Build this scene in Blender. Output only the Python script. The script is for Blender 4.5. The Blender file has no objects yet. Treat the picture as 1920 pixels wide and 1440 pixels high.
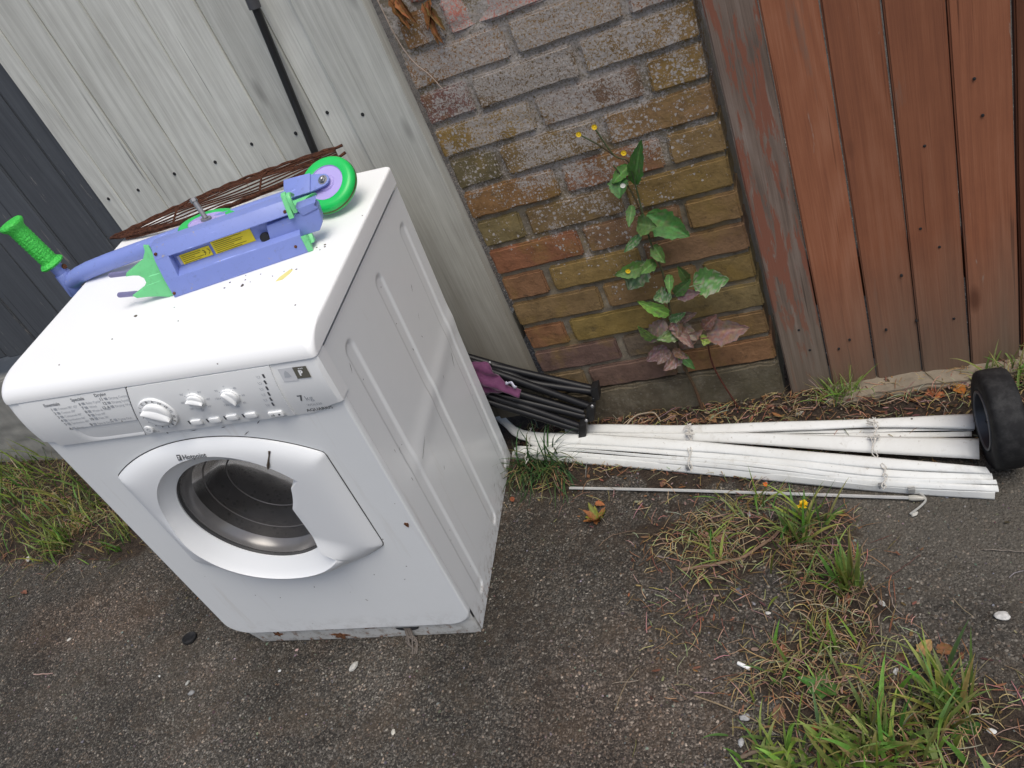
import bpy, bmesh, math, random
from mathutils import Vector, Matrix, noise
R_ = math.radians
S = bpy.context.scene
# ------------------------------------------------------------ camera, sky, sun, exposure
cam_d = bpy.data.cameras.new('camera'); cam = bpy.data.objects.new('camera', cam_d)
S.collection.objects.link(cam); S.camera = cam
_r = ((0.904555, 0.218788, -0.365939), (-0.156644, -0.627726, -0.762511), (-0.396538, 0.747055, -0.533541))
cm = Matrix.Identity(4)
for i in range(3):
    cm[i][0] = _r[0][i]; cm[i][1] = -_r[1][i]; cm[i][2] = -_r[2][i]
cm[0][3], cm[1][3], cm[2][3] = 0.72037, -1.53061, 1.23262
cam.matrix_world = cm
cam_d.sensor_width = 36; cam_d.lens = 1466.92 / 1920 * 36; cam_d.clip_start = 0.02; cam_d.clip_end = 500
W = bpy.data.worlds.new('World'); S.world = W; W.use_nodes = True
wn = W.node_tree.nodes; bg = wn['Background']
sky = wn.new('ShaderNodeTexSky'); sky.sky_type = 'NISHITA'; sky.sun_disc = False
SUN_EL, SUN_AZ = R_(64), R_(136)     # azimuth measured clockwise from +y
sky.sun_elevation = SUN_EL; sky.sun_rotation = SUN_AZ
sky.air_density = 1.0; sky.dust_density = 4.0; sky.ozone_density = 1.0
W.node_tree.links.new(sky.outputs['Color'], bg.inputs['Color'])
bg.inputs['Strength'].default_value = 0.10
sl = bpy.data.lights.new('sun', 'SUN'); sl.energy = 1.2; sl.angle = R_(38); sl.color = (1, 0.985, 0.90)
so = bpy.data.objects.new('sun', sl); S.collection.objects.link(so)
so.rotation_euler = Vector((math.sin(SUN_AZ) * math.cos(SUN_EL), math.cos(SUN_AZ) * math.cos(SUN_EL), math.sin(SUN_EL))).to_track_quat('Z', 'Y').to_euler()
S.view_settings.view_transform = 'Standard'; S.view_settings.look = 'None'
S.view_settings.gamma = 1.0; S.view_settings.exposure = 0.55

# ------------------------------------------------------------ helpers
def tag(o, label=None, cat=None, group=None, kind=None):
    if label: o['label'] = label
    if cat: o['category'] = cat
    if group: o['group'] = group
    if kind: o['kind'] = kind
    return o
def empty(name, loc=(0, 0, 0), rot=None, mat=None):
    o = bpy.data.objects.new(name, None); S.collection.objects.link(o)
    o.empty_display_size = 0.05
    if mat is not None: o.matrix_world = mat
    else:
        o.location = loc
        if rot: o.rotation_euler = rot
    return o
class MB:
    """collects verts / faces / optional vertex colours, then links ONE mesh object"""
    def __init__(s): s.v = []; s.f = []; s.c = []; s.col = None
    def add(s, vs, fs, col=None):
        b = len(s.v); s.v += [tuple(p) for p in vs]; s.f += [tuple(i + b for i in f) for f in fs]
        c = col if col is not None else (1, 1, 1)
        if col is not None: s.col = True
        s.c += ([tuple(c)] * len(vs)) if not isinstance(c, list) else c
        return s
    def box(s, lo, hi, M=None, col=None, bev=0, seg=2):
        bm = bmesh.new(); bmesh.ops.create_cube(bm, size=1)
        for v in bm.verts:
            v.co = Vector([lo[i] + (v.co[i] + .5) * (hi[i] - lo[i]) for i in range(3)])
        if bev: bmesh.ops.bevel(bm, geom=bm.edges[:], offset=bev, segments=seg, affect='EDGES', profile=0.6)
        return s.bm(bm, M, col)
    def bm(s, bm, M=None, col=None):
        bm.verts.index_update()
        vs = [(M @ v.co) if M is not None else v.co.copy() for v in bm.verts]
        fs = [[v.index for v in f.verts] for f in bm.faces]
        s.add(vs, fs, col); bm.free(); return s
    def tube(s, pts, r, n=8, col=None, cap=True, flat=1.0):
        pts = [Vector(p) for p in pts]; N = len(pts); vs = []; fs = []
        rr = r if isinstance(r, (list, tuple)) else [r] * N
        up = Vector((0, 0, 1)); prev = None
        for i, p in enumerate(pts):
            t = (pts[min(i + 1, N - 1)] - pts[max(i - 1, 0)]).normalized()
            if prev is None:
                a = t.cross(up)
                if a.length < 1e-3: a = t.cross(Vector((1, 0, 0)))
            else: a = prev - t * prev.dot(t)
            a.normalize(); prev = a; b = t.cross(a)
            for k in range(n):
                q = 2 * math.pi * k / n
                vs.append(p + (a * math.cos(q) + b * math.sin(q) * flat) * rr[i])
        for i in range(N - 1):
            for k in range(n):
                fs.append((i * n + k, i * n + (k + 1) % n, (i + 1) * n + (k + 1) % n, (i + 1) * n + k))
        if cap: fs.append(tuple(range(n))[::-1]); fs.append(tuple((N - 1) * n + k for k in range(n)))
        return s.add(vs, fs, col)
    def lathe(s, prof, M=None, n=48, col=None, cap0=True, cap1=True, bump=None):
        """profile [(r, h)] turned about local +z"""
        vs = []; fs = []
        for (r, h) in prof:
            for k in range(n):
                q = 2 * math.pi * k / n
                rr = r + (bump(q, h) if bump else 0)
                p = Vector((rr * math.cos(q), rr * math.sin(q), h)); vs.append(M @ p if M is not None else p)
        for i in range(len(prof) - 1):
            for k in range(n):
                fs.append((i * n + k, i * n + (k + 1) % n, (i + 1) * n + (k + 1) % n, (i + 1) * n + k))
        if cap0: fs.append(tuple(range(n))[::-1])
        if cap1: fs.append(tuple((len(prof) - 1) * n + k for k in range(n)))
        return s.add(vs, fs, col)
    def prism(s, poly, d0, d1, M=None, col=None, bev=0, seg=2):
        """2-D polygon (x, y) extruded from z=d0 to z=d1 in frame M"""
        bm = bmesh.new(); vs = [bm.verts.new((p[0], p[1], d0)) for p in poly]
        f = bm.faces.new(vs); r = bmesh.ops.extrude_face_region(bm, geom=[f])
        for e in r['geom']:
            if isinstance(e, bmesh.types.BMVert): e.co.z = d1
        bmesh.ops.recalc_face_normals(bm, faces=bm.faces[:])
        if bev: bmesh.ops.bevel(bm, geom=bm.edges[:], offset=bev, segments=seg, affect='EDGES', profile=0.6)
        return s.bm(bm, M, col)
    def grid(s, fn, nu, nv, col=None, closed_u=False):
        vs = [fn(i / (nu - (0 if closed_u else 1)), j / (nv - 1)) for j in range(nv) for i in range(nu)]
        fs = []
        for j in range(nv - 1):
            for i in range(nu if closed_u else nu - 1):
                i2 = (i + 1) % nu
                fs.append((j * nu + i, j * nu + i2, (j + 1) * nu + i2, (j + 1) * nu + i))
        return s.add(vs, fs, col)
    def build(s, name, mat, parent=None, smooth=35, solid=0, fixn=True):
        me = bpy.data.meshes.new(name); me.from_pydata([tuple(p) for p in s.v], [], s.f); me.update()
        if fixn:
            bm = bmesh.new(); bm.from_mesh(me); bmesh.ops.recalc_face_normals(bm, faces=bm.faces[:]); bm.to_mesh(me); bm.free()
        if s.col:
            ca = me.color_attributes.new('Col', 'FLOAT_COLOR', 'POINT')
            ca.data.foreach_set('color', [x for c in s.c for x in (c[0], c[1], c[2], 1.0)])
        if smooth is not None:
            me.polygons.foreach_set('use_smooth', [True] * len(me.polygons))
            if smooth < 180: me.set_sharp_from_angle(angle=R_(smooth))
        me.materials.append(mat)
        o = bpy.data.objects.new(name, me); S.collection.objects.link(o)
        if parent is not None: o.parent = parent
        if solid:
            md = o.modifiers.new('thickness', 'SOLIDIFY'); md.thickness = solid; md.offset = 0
        return o
def frame(o, x, y, z):
    m = Matrix.Identity(4)
    for i in range(3): m[i][0] = x[i]; m[i][1] = y[i]; m[i][2] = z[i]; m[i][3] = o[i]
    return m
def axis_frame(o, z, xh=(1, 0, 0)):
    z = Vector(z).normalized(); x = Vector(xh); x = (x - z * x.dot(z)).normalized(); y = z.cross(x)
    return frame(o, x, y, z)
def lerp(a, b, t): return a + (b - a) * t
def sstep(a, b, x):
    t = max(0., min(1., (x - a) / (b - a))); return t * t * (3 - 2 * t)   # also works for a > b
def polyl(pts, t):
    """point at fraction t of a polyline (by index)"""
    q = t * (len(pts) - 1); i = min(int(q), len(pts) - 2); f = q - i
    return Vector(pts[i]).lerp(Vector(pts[i + 1]), f)
def smooth_path(pts, n):
    P = [Vector(p) for p in pts]; out = []
    if len(P) < 3: return [P[0].lerp(P[-1], i / (n - 1)) for i in range(n)]
    for k in range(n):
        q = k / (n - 1) * (len(P) - 1); i = min(int(q), len(P) - 2); t = q - i
        p0 = P[max(i - 1, 0)]; p1 = P[i]; p2 = P[i + 1]; p3 = P[min(i + 2, len(P) - 1)]
        out.append(0.5 * ((2 * p1) + (p2 - p0) * t + (2 * p0 - 5 * p1 + 4 * p2 - p3) * t * t + (3 * p1 - p0 - 3 * p2 + p3) * t ** 3))
    return out
def resample(pts, n):
    P = smooth_path(pts, 80); L = [0]
    for a, b in zip(P, P[1:]): L.append(L[-1] + (b - a).length)
    out = []; j = 0
    for k in range(n):
        d = L[-1] * k / (n - 1)
        while j < len(L) - 2 and L[j + 1] < d: j += 1
        t = (d - L[j]) / max(1e-9, L[j + 1] - L[j]); out.append(P[j].lerp(P[j + 1], max(0, min(1, t))))
    return out

# ------------------------------------------------------------ materials
class NT:
    def __init__(s, name):
        s.m = bpy.data.materials.new(name); s.m.use_nodes = True; s.t = s.m.node_tree; s.n = s.t.nodes
        s.p = s.n['Principled BSDF']
    def l(s, a, b): s.t.links.new(a, b)
    def node(s, t, **kw):
        n = s.n.new(t)
        for k, v in kw.items(): setattr(n, k, v)
        return n
    def coord(s, kind='Object', scale=(1, 1, 1), rnd=0):
        tc = s.node('ShaderNodeTexCoord'); mp = s.node('ShaderNodeMapping'); mp.inputs['Scale'].default_value = scale
        if rnd:
            oi = s.node('ShaderNodeObjectInfo'); mu = s.node('ShaderNodeVectorMath', operation='SCALE')
            cb = s.node('ShaderNodeCombineXYZ'); s.l(oi.outputs['Random'], cb.inputs[0]); s.l(oi.outputs['Random'], cb.inputs[1]); s.l(oi.outputs['Random'], cb.inputs[2])
            s.l(cb.outputs[0], mu.inputs[0]); mu.inputs['Scale'].default_value = rnd
            s.l(mu.outputs[0], mp.inputs['Location'])
        s.l(tc.outputs[kind], mp.inputs['Vector']); return mp.outputs[0]
    def noise(s, vec, scale, detail=6, rough=.6, dist=0, out='Fac'):
        n = s.node('ShaderNodeTexNoise'); n.inputs['Scale'].default_value = scale; n.inputs['Detail'].default_value = detail
        n.inputs['Roughness'].default_value = rough; n.inputs['Distortion'].default_value = dist
        s.l(vec, n.inputs['Vector']); return n.outputs[out]
    def voro(s, vec, scale, feature='F1', out='Distance', rand=1):
        n = s.node('ShaderNodeTexVoronoi', feature=feature); n.inputs['Scale'].default_value = scale
        n.inputs['Randomness'].default_value = rand
        s.l(vec, n.inputs['Vector']); return n.outputs[out]
    def ramp(s, fac, stops, interp='LINEAR'):
        n = s.node('ShaderNodeValToRGB'); cr = n.color_ramp; cr.interpolation = interp
        while len(cr.elements) < len(stops): cr.elements.new(.5)
        for e, (p, c) in zip(cr.elements, stops):
            e.position = p; e.color = (c, c, c, 1) if not isinstance(c, (tuple, list)) else (*c, 1)
        s.l(fac, n.inputs[0]); return n.outputs[0]
    def mix(s, fac, a, b, mode='MIX'):
        n = s.node('ShaderNodeMix', data_type='RGBA', blend_type=mode)
        for k, v in ((0, fac), (6, a), (7, b)):
            if isinstance(v, (int, float)): n.inputs[k].default_value = v
            elif isinstance(v, (tuple, list)): n.inputs[k].default_value = (*v, 1)
            else: s.l(v, n.inputs[k])
        return n.outputs[2]
    def math(s, op, a, b=None, clamp=False):
        n = s.node('ShaderNodeMath', operation=op); n.use_clamp = clamp
        for k, v in ((0, a), (1, b)):
            if v is None: continue
            if isinstance(v, (int, float)): n.inputs[k].default_value = v
            else: s.l(v, n.inputs[k])
        return n.outputs[0]
    def attr(s, name='Col', out='Color'):
        n = s.node('ShaderNodeAttribute', attribute_name=name); return n.outputs[out]
    def sep(s, vec):
        n = s.node('ShaderNodeSeparateXYZ'); s.l(vec, n.inputs[0]); return n.outputs
    def bump(s, h, strength=.3, dist=.002, prev=None):
        n = s.node('ShaderNodeBump'); n.inputs['Strength'].default_value = strength; n.inputs['Distance'].default_value = dist
        s.l(h, n.inputs['Height'])
        if prev is not None: s.l(prev, n.inputs['Normal'])
        s.l(n.outputs[0], s.p.inputs['Normal']); return n.outputs[0]
    def col(s, c):
        if isinstance(c, (tuple, list)): s.p.inputs['Base Color'].default_value = (*c, 1)
        else: s.l(c, s.p.inputs['Base Color'])
    def rough(s, r):
        if isinstance(r, (int, float)): s.p.inputs['Roughness'].default_value = r
        else: s.l(r, s.p.inputs['Roughness'])
    def spec(s, v): s.p.inputs['Specular IOR Level'].default_value = v
def plain(name, c, rough=.5, metal=0, spec=.5, var=.12, scale=30, bump=0):
    m = NT(name); v = m.coord()
    f = m.noise(v, scale, 4)
    m.col(m.mix(f, tuple(x * (1 - var) for x in c), tuple(min(1, x * (1 + var)) for x in c)))
    m.rough(rough); m.p.inputs['Metallic'].default_value = metal; m.spec(spec)
    if bump: m.bump(m.noise(v, scale * 4, 3), bump, .001)
    return m.m
def wood_mat(name, cols, grain=(90, 90, 3.0), peel=None, weather=None, bump=.5, rough=.8, knots=True, streak=1.0):
    """cols: dark, mid, light. peel: (colour, amount). weather: (colour, z0, z1) real weathering near the ground"""
    m = NT(name); v = m.coord('Object', rnd=37.0); vs = m.node('ShaderNodeMapping'); vs.inputs['Scale'].default_value = (grain[0], grain[1], grain[2]); m.l(v, vs.inputs['Vector'])
    vw = m.node('ShaderNodeMapping'); vw.inputs['Scale'].default_value = (1, 1, .12); m.l(v, vw.inputs['Vector'])
    vf = m.node('ShaderNodeMapping'); vf.inputs['Scale'].default_value = (230, 230, 5); m.l(v, vf.inputs['Vector'])
    vc = m.node('ShaderNodeMapping'); vc.inputs['Scale'].default_value = (130, 130, 2.2); m.l(v, vc.inputs['Vector'])
    g1 = m.noise(vs.outputs[0], 1.0, 3, .55, .3); g2 = m.noise(vf.outputs[0], 1.0, 5, .72)
    # flat-sawn figure: nested arches round the heart of each knot cell
    vk = m.node('ShaderNodeMapping'); vk.inputs['Scale'].default_value = (6, 6, .75); m.l(v, vk.inputs['Vector'])
    wb = m.node('ShaderNodeVectorMath', operation='ADD'); m.l(vk.outputs[0], wb.inputs[0]); ws = m.node('ShaderNodeVectorMath', operation='SCALE'); ws.inputs['Scale'].default_value = .22
    m.l(m.noise(vk.outputs[0], 1.6, 3, .5, out='Color'), ws.inputs[0]); m.l(ws.outputs[0], wb.inputs[1])
    dk_ = m.voro(wb.outputs[0], 1.0); fig = m.math('ADD', m.math('MULTIPLY', m.math('SINE', m.math('MULTIPLY', dk_, 62)), .5), .5)
    fig = m.math('MULTIPLY', fig, m.ramp(m.noise(vw.outputs[0], 7, 3), [(.42, 0), (.62, 1)]))
    big = m.noise(v, 7, 4, .6)
    f = m.math('ADD', m.math('ADD', m.math('MULTIPLY', g1, .26 * streak), m.math('MULTIPLY', g2, .46)), m.math('ADD', m.math('MULTIPLY', fig, .10 * streak), m.math('MULTIPLY', big, .24)))
    c = m.ramp(f, [(.36, cols[0]), (.52, cols[1]), (.68, cols[2])])
    chk = m.noise(vc.outputs[0], 1.0, 2, .5); c = m.mix(m.ramp(chk, [(.70, 0), (.745, .7)]), c, tuple(x * .42 for x in cols[0]))
    oi = m.node('ShaderNodeObjectInfo')
    c = m.mix(1.0, c, m.ramp(oi.outputs['Random'], [(0, .8), (1, 1.12)]), 'MULTIPLY')
    if peel:
        pv = m.node('ShaderNodeMapping'); pv.inputs['Scale'].default_value = (38, 38, 5); m.l(v, pv.inputs['Vector'])
        pf = m.noise(pv.outputs[0], 1.0, 7, .72, .4)
        c = m.mix(m.ramp(pf, [(peel[1], 0), (peel[1] + .035, 1)]), c, peel[0])
        if len(peel) > 2:
            pf2 = m.noise(pv.outputs[0], .45, 6, .7)
            c = m.mix(m.ramp(pf2, [(peel[3], 0), (peel[3] + .12, .9)]), c, peel[2])
    if weather:
        tc = m.node('ShaderNodeNewGeometry'); z = m.sep(tc.outputs['Position'])[2]
        wob = m.math('MULTIPLY', m.math('SUBTRACT', m.noise(vs.outputs[0], .6, 4), .5), weather[3])
        zz = m.math('ADD', z, wob)
        mr = m.node('ShaderNodeMapRange'); mr.inputs[1].default_value = weather[1]; mr.inputs[2].default_value = weather[2]
        mr.inputs[3].default_value = weather[4]; mr.inputs[4].default_value = 0; m.l(zz, mr.inputs[0])
        wc = m.mix(g2, tuple(x * .7 for x in weather[0]), tuple(x * 1.35 for x in weather[0]))
        c = m.mix(mr.outputs[0], c, wc)
    if knots:
        kv = m.node('ShaderNodeMapping'); kv.inputs['Scale'].default_value = (9, 9, 3.2); m.l(v, kv.inputs['Vector'])
        k = m.voro(kv.outputs[0], 1.0); c = m.mix(m.ramp(k, [(.05, .75), (.13, 0)]), c, tuple(x * .45 for x in cols[0]))
    m.col(c); m.rough(rough); m.spec(.25)
    h = m.math('SUBTRACT', m.math('ADD', m.math('MULTIPLY', fig, .12), g2), m.math('MULTIPLY', m.ramp(chk, [(.68, 0), (.75, 1)]), 1.2)); m.bump(h, bump, .0012)
    return m.m

# ------------------------------------------------------------ measured world coordinates (metres)
SLATS=[
 ([(0.018,-0.051,0.002),(0.084,-0.046,0.002),(0.354,-0.096,-0.002),(0.596,-0.130,-0.005),(0.747,-0.150,-0.007),(0.932,-0.174,-0.009)],
  [(0.018,-0.062,-0.005),(0.085,-0.068,-0.006),(0.354,-0.121,-0.010),(0.593,-0.151,-0.013),(0.744,-0.169,-0.014),(0.924,-0.209,-0.018)]),
 ([(0.351,-0.110,-0.017),(0.500,-0.129,-0.019),(0.744,-0.164,-0.022),(0.925,-0.193,-0.024)],
  [(0.352,-0.122,-0.018),(0.500,-0.139,-0.020),(0.742,-0.175,-0.023),(0.923,-0.203,-0.025)]),
 ([(0.352,-0.118,-0.018),(0.535,-0.144,-0.020),(0.742,-0.178,-0.023),(0.919,-0.205,-0.025)],
  [(0.351,-0.125,-0.021),(0.534,-0.155,-0.023),(0.740,-0.189,-0.026),(0.917,-0.216,-0.028)]),
 ([(-0.084,-0.054,0.011),(0.084,-0.082,0.007),(0.345,-0.128,0.003),(0.456,-0.148,0.001),(0.741,-0.208,-0.004),(0.924,-0.249,-0.007)],
  [(-0.085,-0.067,0.000),(0.082,-0.090,-0.004),(0.343,-0.145,-0.008),(0.454,-0.171,-0.011),(0.735,-0.244,-0.017),(0.916,-0.291,-0.021)]),
 ([(-0.226,0.077,0.040),(-0.160,0.005,0.033),(-0.087,-0.056,0.023),(0.090,-0.097,0.018),(0.176,-0.121,0.016),(0.349,-0.165,0.012),(0.458,-0.196,0.009),(0.733,-0.277,0.002),(0.919,-0.330,-0.002)],
  [(-0.212,0.031,0.031),(-0.152,-0.030,0.022),(-0.089,-0.082,0.013),(0.091,-0.125,0.007),(0.176,-0.148,0.005),(0.347,-0.190,0.002),(0.456,-0.217,-0.000),(0.730,-0.299,-0.007),(0.925,-0.340,-0.011)]),
 ([(-0.085,-0.083,0.012),(0.091,-0.126,0.006),(0.456,-0.216,-0.001),(0.730,-0.298,-0.008),(0.927,-0.338,-0.012)],
  [(-0.060,-0.104,0.004),(0.090,-0.135,0.001),(0.454,-0.230,-0.008),(0.727,-0.313,-0.015),(0.927,-0.349,-0.018)]),
 ([(-0.107,-0.095,0.008),(0.091,-0.138,0.001),(0.455,-0.231,-0.007),(0.727,-0.312,-0.014),(0.931,-0.352,-0.017)],
  [(-0.107,-0.105,0.000),(0.089,-0.140,-0.006),(0.453,-0.238,-0.014),(0.726,-0.320,-0.021),(0.932,-0.357,-0.024)]),
 ([(-0.116,-0.096,0.003),(0.089,-0.143,-0.005),(0.453,-0.239,-0.013),(0.726,-0.319,-0.020),(0.932,-0.359,-0.024)],
  [(-0.117,-0.111,-0.007),(0.088,-0.151,-0.014),(0.452,-0.244,-0.022),(0.724,-0.325,-0.029),(0.932,-0.368,-0.032)]),
 ([(-0.123,-0.100,-0.004),(0.088,-0.150,-0.013),(0.452,-0.243,-0.021),(0.724,-0.325,-0.028),(0.926,-0.367,-0.031)],
  [(-0.132,-0.105,-0.021),(0.083,-0.156,-0.030),(0.448,-0.250,-0.038),(0.722,-0.325,-0.045),(0.924,-0.370,-0.048)]),
]
ROD=[(0.050,-0.232,-0.032),(0.293,-0.270,-0.035),(0.527,-0.310,-0.038),(0.682,-0.336,-0.041),(0.785,-0.354,-0.042)]
CORD=[(0.773,-0.312,-0.041),(0.791,-0.335,-0.042),(0.806,-0.348,-0.044),(0.809,-0.361,-0.045),(0.797,-0.375,-0.046),(0.777,-0.391,-0.047)]
STR=[[(-0.076,-0.048,0.028),(-0.071,-0.105,0.023),(-0.065,-0.171,0.017)],[(0.345,-0.110,0.021),(0.352,-0.159,0.016),(0.351,-0.208,0.012),(0.356,-0.259,0.008)],[(0.743,-0.166,0.016),(0.744,-0.197,0.013),(0.732,-0.240,0.010),(0.735,-0.281,0.006)],[(0.744,-0.286,0.006),(0.745,-0.321,0.003),(0.737,-0.359,-0.000)]]
KNOT=[(0.344,-0.119,0.015),(0.351,-0.140,0.013),(0.740,-0.176,0.010),(0.738,-0.225,0.006)]
CLIP=[(0.345,-0.219,-0.019),(0.737,-0.325,-0.028),(0.788,-0.343,-0.029)]
CHAIR=[[(-0.143,-0.035,0.255),(-0.008,-0.035,0.181),(0.132,-0.035,0.105)],[(-0.069,-0.045,0.207),(-0.012,-0.045,0.164),(0.137,-0.045,0.102)],[(-0.102,-0.065,0.240),(-0.006,-0.065,0.168),(0.111,-0.065,0.078)],[(-0.108,-0.075,0.167),(-0.022,-0.075,0.121),(0.094,-0.075,0.056)],[(-0.087,-0.070,0.184),(-0.044,-0.070,0.154),(0.093,-0.070,0.066)],[(-0.115,-0.090,0.154),(-0.028,-0.090,0.096),(0.071,-0.090,0.028)],[(-0.106,-0.085,0.165),(-0.024,-0.085,0.109),(0.073,-0.085,0.038)]]
CPLATE=[[(0.130,-0.045,0.128),(0.151,-0.045,0.133),(0.144,-0.045,0.090),(0.123,-0.045,0.087)],[(0.109,-0.070,0.086),(0.131,-0.070,0.087),(0.121,-0.070,0.048),(0.095,-0.070,0.046)],[(0.082,-0.090,0.055),(0.104,-0.090,0.058),(0.090,-0.090,0.014),(0.066,-0.090,0.010)]]
CBOLT=[(0.142,-0.058,0.122),(0.126,-0.082,0.090),(0.130,-0.060,0.100),(0.104,-0.100,0.062),(0.091,-0.102,0.045),(-0.098,-0.048,0.249)]
FAB=[(-0.124,-0.090,0.292),(-0.084,-0.090,0.275),(-0.072,-0.090,0.244),(-0.061,-0.090,0.217),(-0.050,-0.090,0.201),(-0.026,-0.090,0.184),(-0.040,-0.090,0.161),(-0.058,-0.090,0.177),(-0.081,-0.090,0.187),(-0.134,-0.090,0.183),(-0.166,-0.090,0.197)]
GRASS={'verge':[(-2.220,0.158,0.194),(-1.999,0.039,0.172),(-1.798,-0.048,0.146),(-1.994,-0.086,0.162),(-1.802,-0.164,0.136),(-1.603,-0.236,0.110),(-1.715,-0.295,0.116),(-1.550,-0.358,0.095),(-1.488,-0.239,0.099),(-1.311,-0.323,0.074),(-2.057,0.016,0.177),(-1.624,-0.149,0.120),(-1.927,-0.204,0.145)],
'corner':[(-0.087,-0.147,-0.030),(-0.060,-0.132,-0.030),(-0.021,-0.141,-0.031),(0.011,-0.160,-0.033)],
'gate':[(0.681,-0.049,-0.024),(0.701,-0.048,-0.024),(0.668,-0.036,-0.023)],
'wheel':[(1.017,-0.051,-0.024),(1.030,-0.078,-0.027),(1.031,-0.029,-0.022)],
'dand':[(0.571,-0.436,-0.057),(0.594,-0.393,-0.053),(0.557,-0.409,-0.055),(0.654,-0.539,-0.066),(0.565,-0.522,-0.064),(0.608,-0.471,-0.060)],
'upper':[(0.446,-0.343,-0.049),(0.492,-0.320,-0.047)],
'mid':[(0.611,-0.646,-0.075),(0.591,-0.676,-0.077),(0.526,-0.695,-0.079),(0.649,-0.707,-0.080)],
'low':[(0.658,-0.832,-0.091),(0.677,-0.807,-0.089),(0.639,-0.858,-0.093),(0.702,-0.848,-0.092),(0.618,-0.833,-0.091)],
'tall':[(0.765,-0.744,-0.083),(0.768,-0.771,-0.086),(0.749,-0.788,-0.087),(0.790,-0.771,-0.085)],
'bot':[(0.492,-0.863,-0.093),(0.525,-0.870,-0.094),(0.731,-0.855,-0.093),(0.574,-0.868,-0.094),(0.592,-0.855,-0.093)],
'left':[(0.367,-0.404,-0.054),(0.391,-0.460,-0.059),(0.429,-0.437,-0.057)]}
LEAF=[(0.394,-0.062,-0.019),(0.758,-0.667,-0.071),(0.790,-0.672,-0.071),(0.527,-0.668,-0.071),(0.514,-0.781,-0.080),(0.572,-0.807,-0.083),(0.511,-0.281,-0.038),(0.918,-0.073,-0.020),(0.866,-0.073,-0.020),(0.832,-0.090,-0.022),(0.881,-0.088,-0.021),(0.349,-0.062,-0.019),(0.228,-0.058,-0.019),(0.295,-0.034,-0.017),(0.595,-0.084,-0.021),(0.134,-0.289,-0.039),(-0.102,-0.247,-0.032),(0.414,-0.414,-0.049),(0.285,-0.246,-0.035),(0.787,-0.791,-0.081),(0.625,-0.775,-0.080),(0.719,-0.682,-0.072),(-1.543,-0.529,0.085),(-1.333,-0.208,0.092),(-1.589,-0.188,0.119),(0.725,-0.134,-0.025),(0.161,-0.017,-0.015)]
STONE=[(0.884,-0.612,-0.072),(-0.388,-0.700,-0.051),(-1.624,-0.415,0.097),(-0.468,-0.612,-0.035),(0.703,-0.578,-0.069),(0.456,-0.789,-0.087),(0.449,-0.832,-0.091),(0.827,-0.805,-0.088),(-1.266,-0.665,0.040),(0.448,-0.539,-0.066),(-0.791,-0.784,-0.018),(0.474,-0.353,-0.050),(0.503,-0.588,-0.070),(0.707,-0.707,-0.080),(-0.909,-0.748,-0.003),(0.785,-0.388,-0.053),(-0.245,-0.835,-0.076),(-0.577,-0.719,-0.033),(-0.817,-0.761,-0.013)]
BUTT=[(0.446,-0.690,-0.073),(0.468,-0.702,-0.074)]
TWIG=[[(0.334,-0.486,-0.049),(0.404,-0.476,-0.048),(0.458,-0.464,-0.047),(0.511,-0.428,-0.044),(0.542,-0.398,-0.042)],[(0.219,-0.782,-0.074),(0.235,-0.730,-0.070),(0.258,-0.696,-0.067)],[(0.716,-0.529,-0.053),(0.745,-0.509,-0.051),(0.780,-0.482,-0.049)],[(0.884,-0.480,-0.049),(0.920,-0.485,-0.049),(0.951,-0.492,-0.050)],[(0.368,-0.751,-0.072),(0.443,-0.780,-0.074),(0.496,-0.807,-0.077),(0.538,-0.829,-0.078)],[(0.174,-0.054,-0.013),(0.200,-0.031,-0.011),(0.248,-0.025,-0.010),(0.267,-0.048,-0.012)],[(0.442,-0.862,-0.081),(0.477,-0.848,-0.080),(0.512,-0.841,-0.079)],[(0.266,-0.573,-0.057),(0.363,-0.590,-0.058),(0.465,-0.611,-0.060),(0.503,-0.629,-0.061)],[(-1.305,-0.766,0.047),(-1.254,-0.761,0.043),(-1.246,-0.759,0.042)],[(0.144,-0.407,-0.043),(0.172,-0.381,-0.040),(0.227,-0.372,-0.040)],[(0.380,-0.309,-0.034),(0.448,-0.388,-0.041),(0.491,-0.426,-0.044)]]
DISC=[(-0.876,-0.649,0.006)]
WEED=[(0.131,-0.330,-0.048),(0.590,-0.735,-0.082),(0.303,-0.713,-0.081),(0.708,-0.473,-0.060)]
DANDY=(0.589,-0.394,0.007);DANDB=(0.569,-0.423,-0.056)
PSTEM=[[(0.362,-0.030,0.121),(0.366,-0.033,0.248),(0.380,-0.036,0.377),(0.376,-0.039,0.448),(0.377,-0.041,0.515),(0.383,-0.044,0.613),(0.383,-0.047,0.638)],[(0.375,-0.030,0.509),(0.371,-0.035,0.573),(0.360,-0.040,0.630),(0.352,-0.045,0.658)],[(0.379,-0.030,0.631),(0.379,-0.035,0.657),(0.358,-0.040,0.677),(0.340,-0.045,0.741)],[(0.355,-0.030,0.674),(0.333,-0.037,0.706),(0.306,-0.043,0.737)]]
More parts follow.
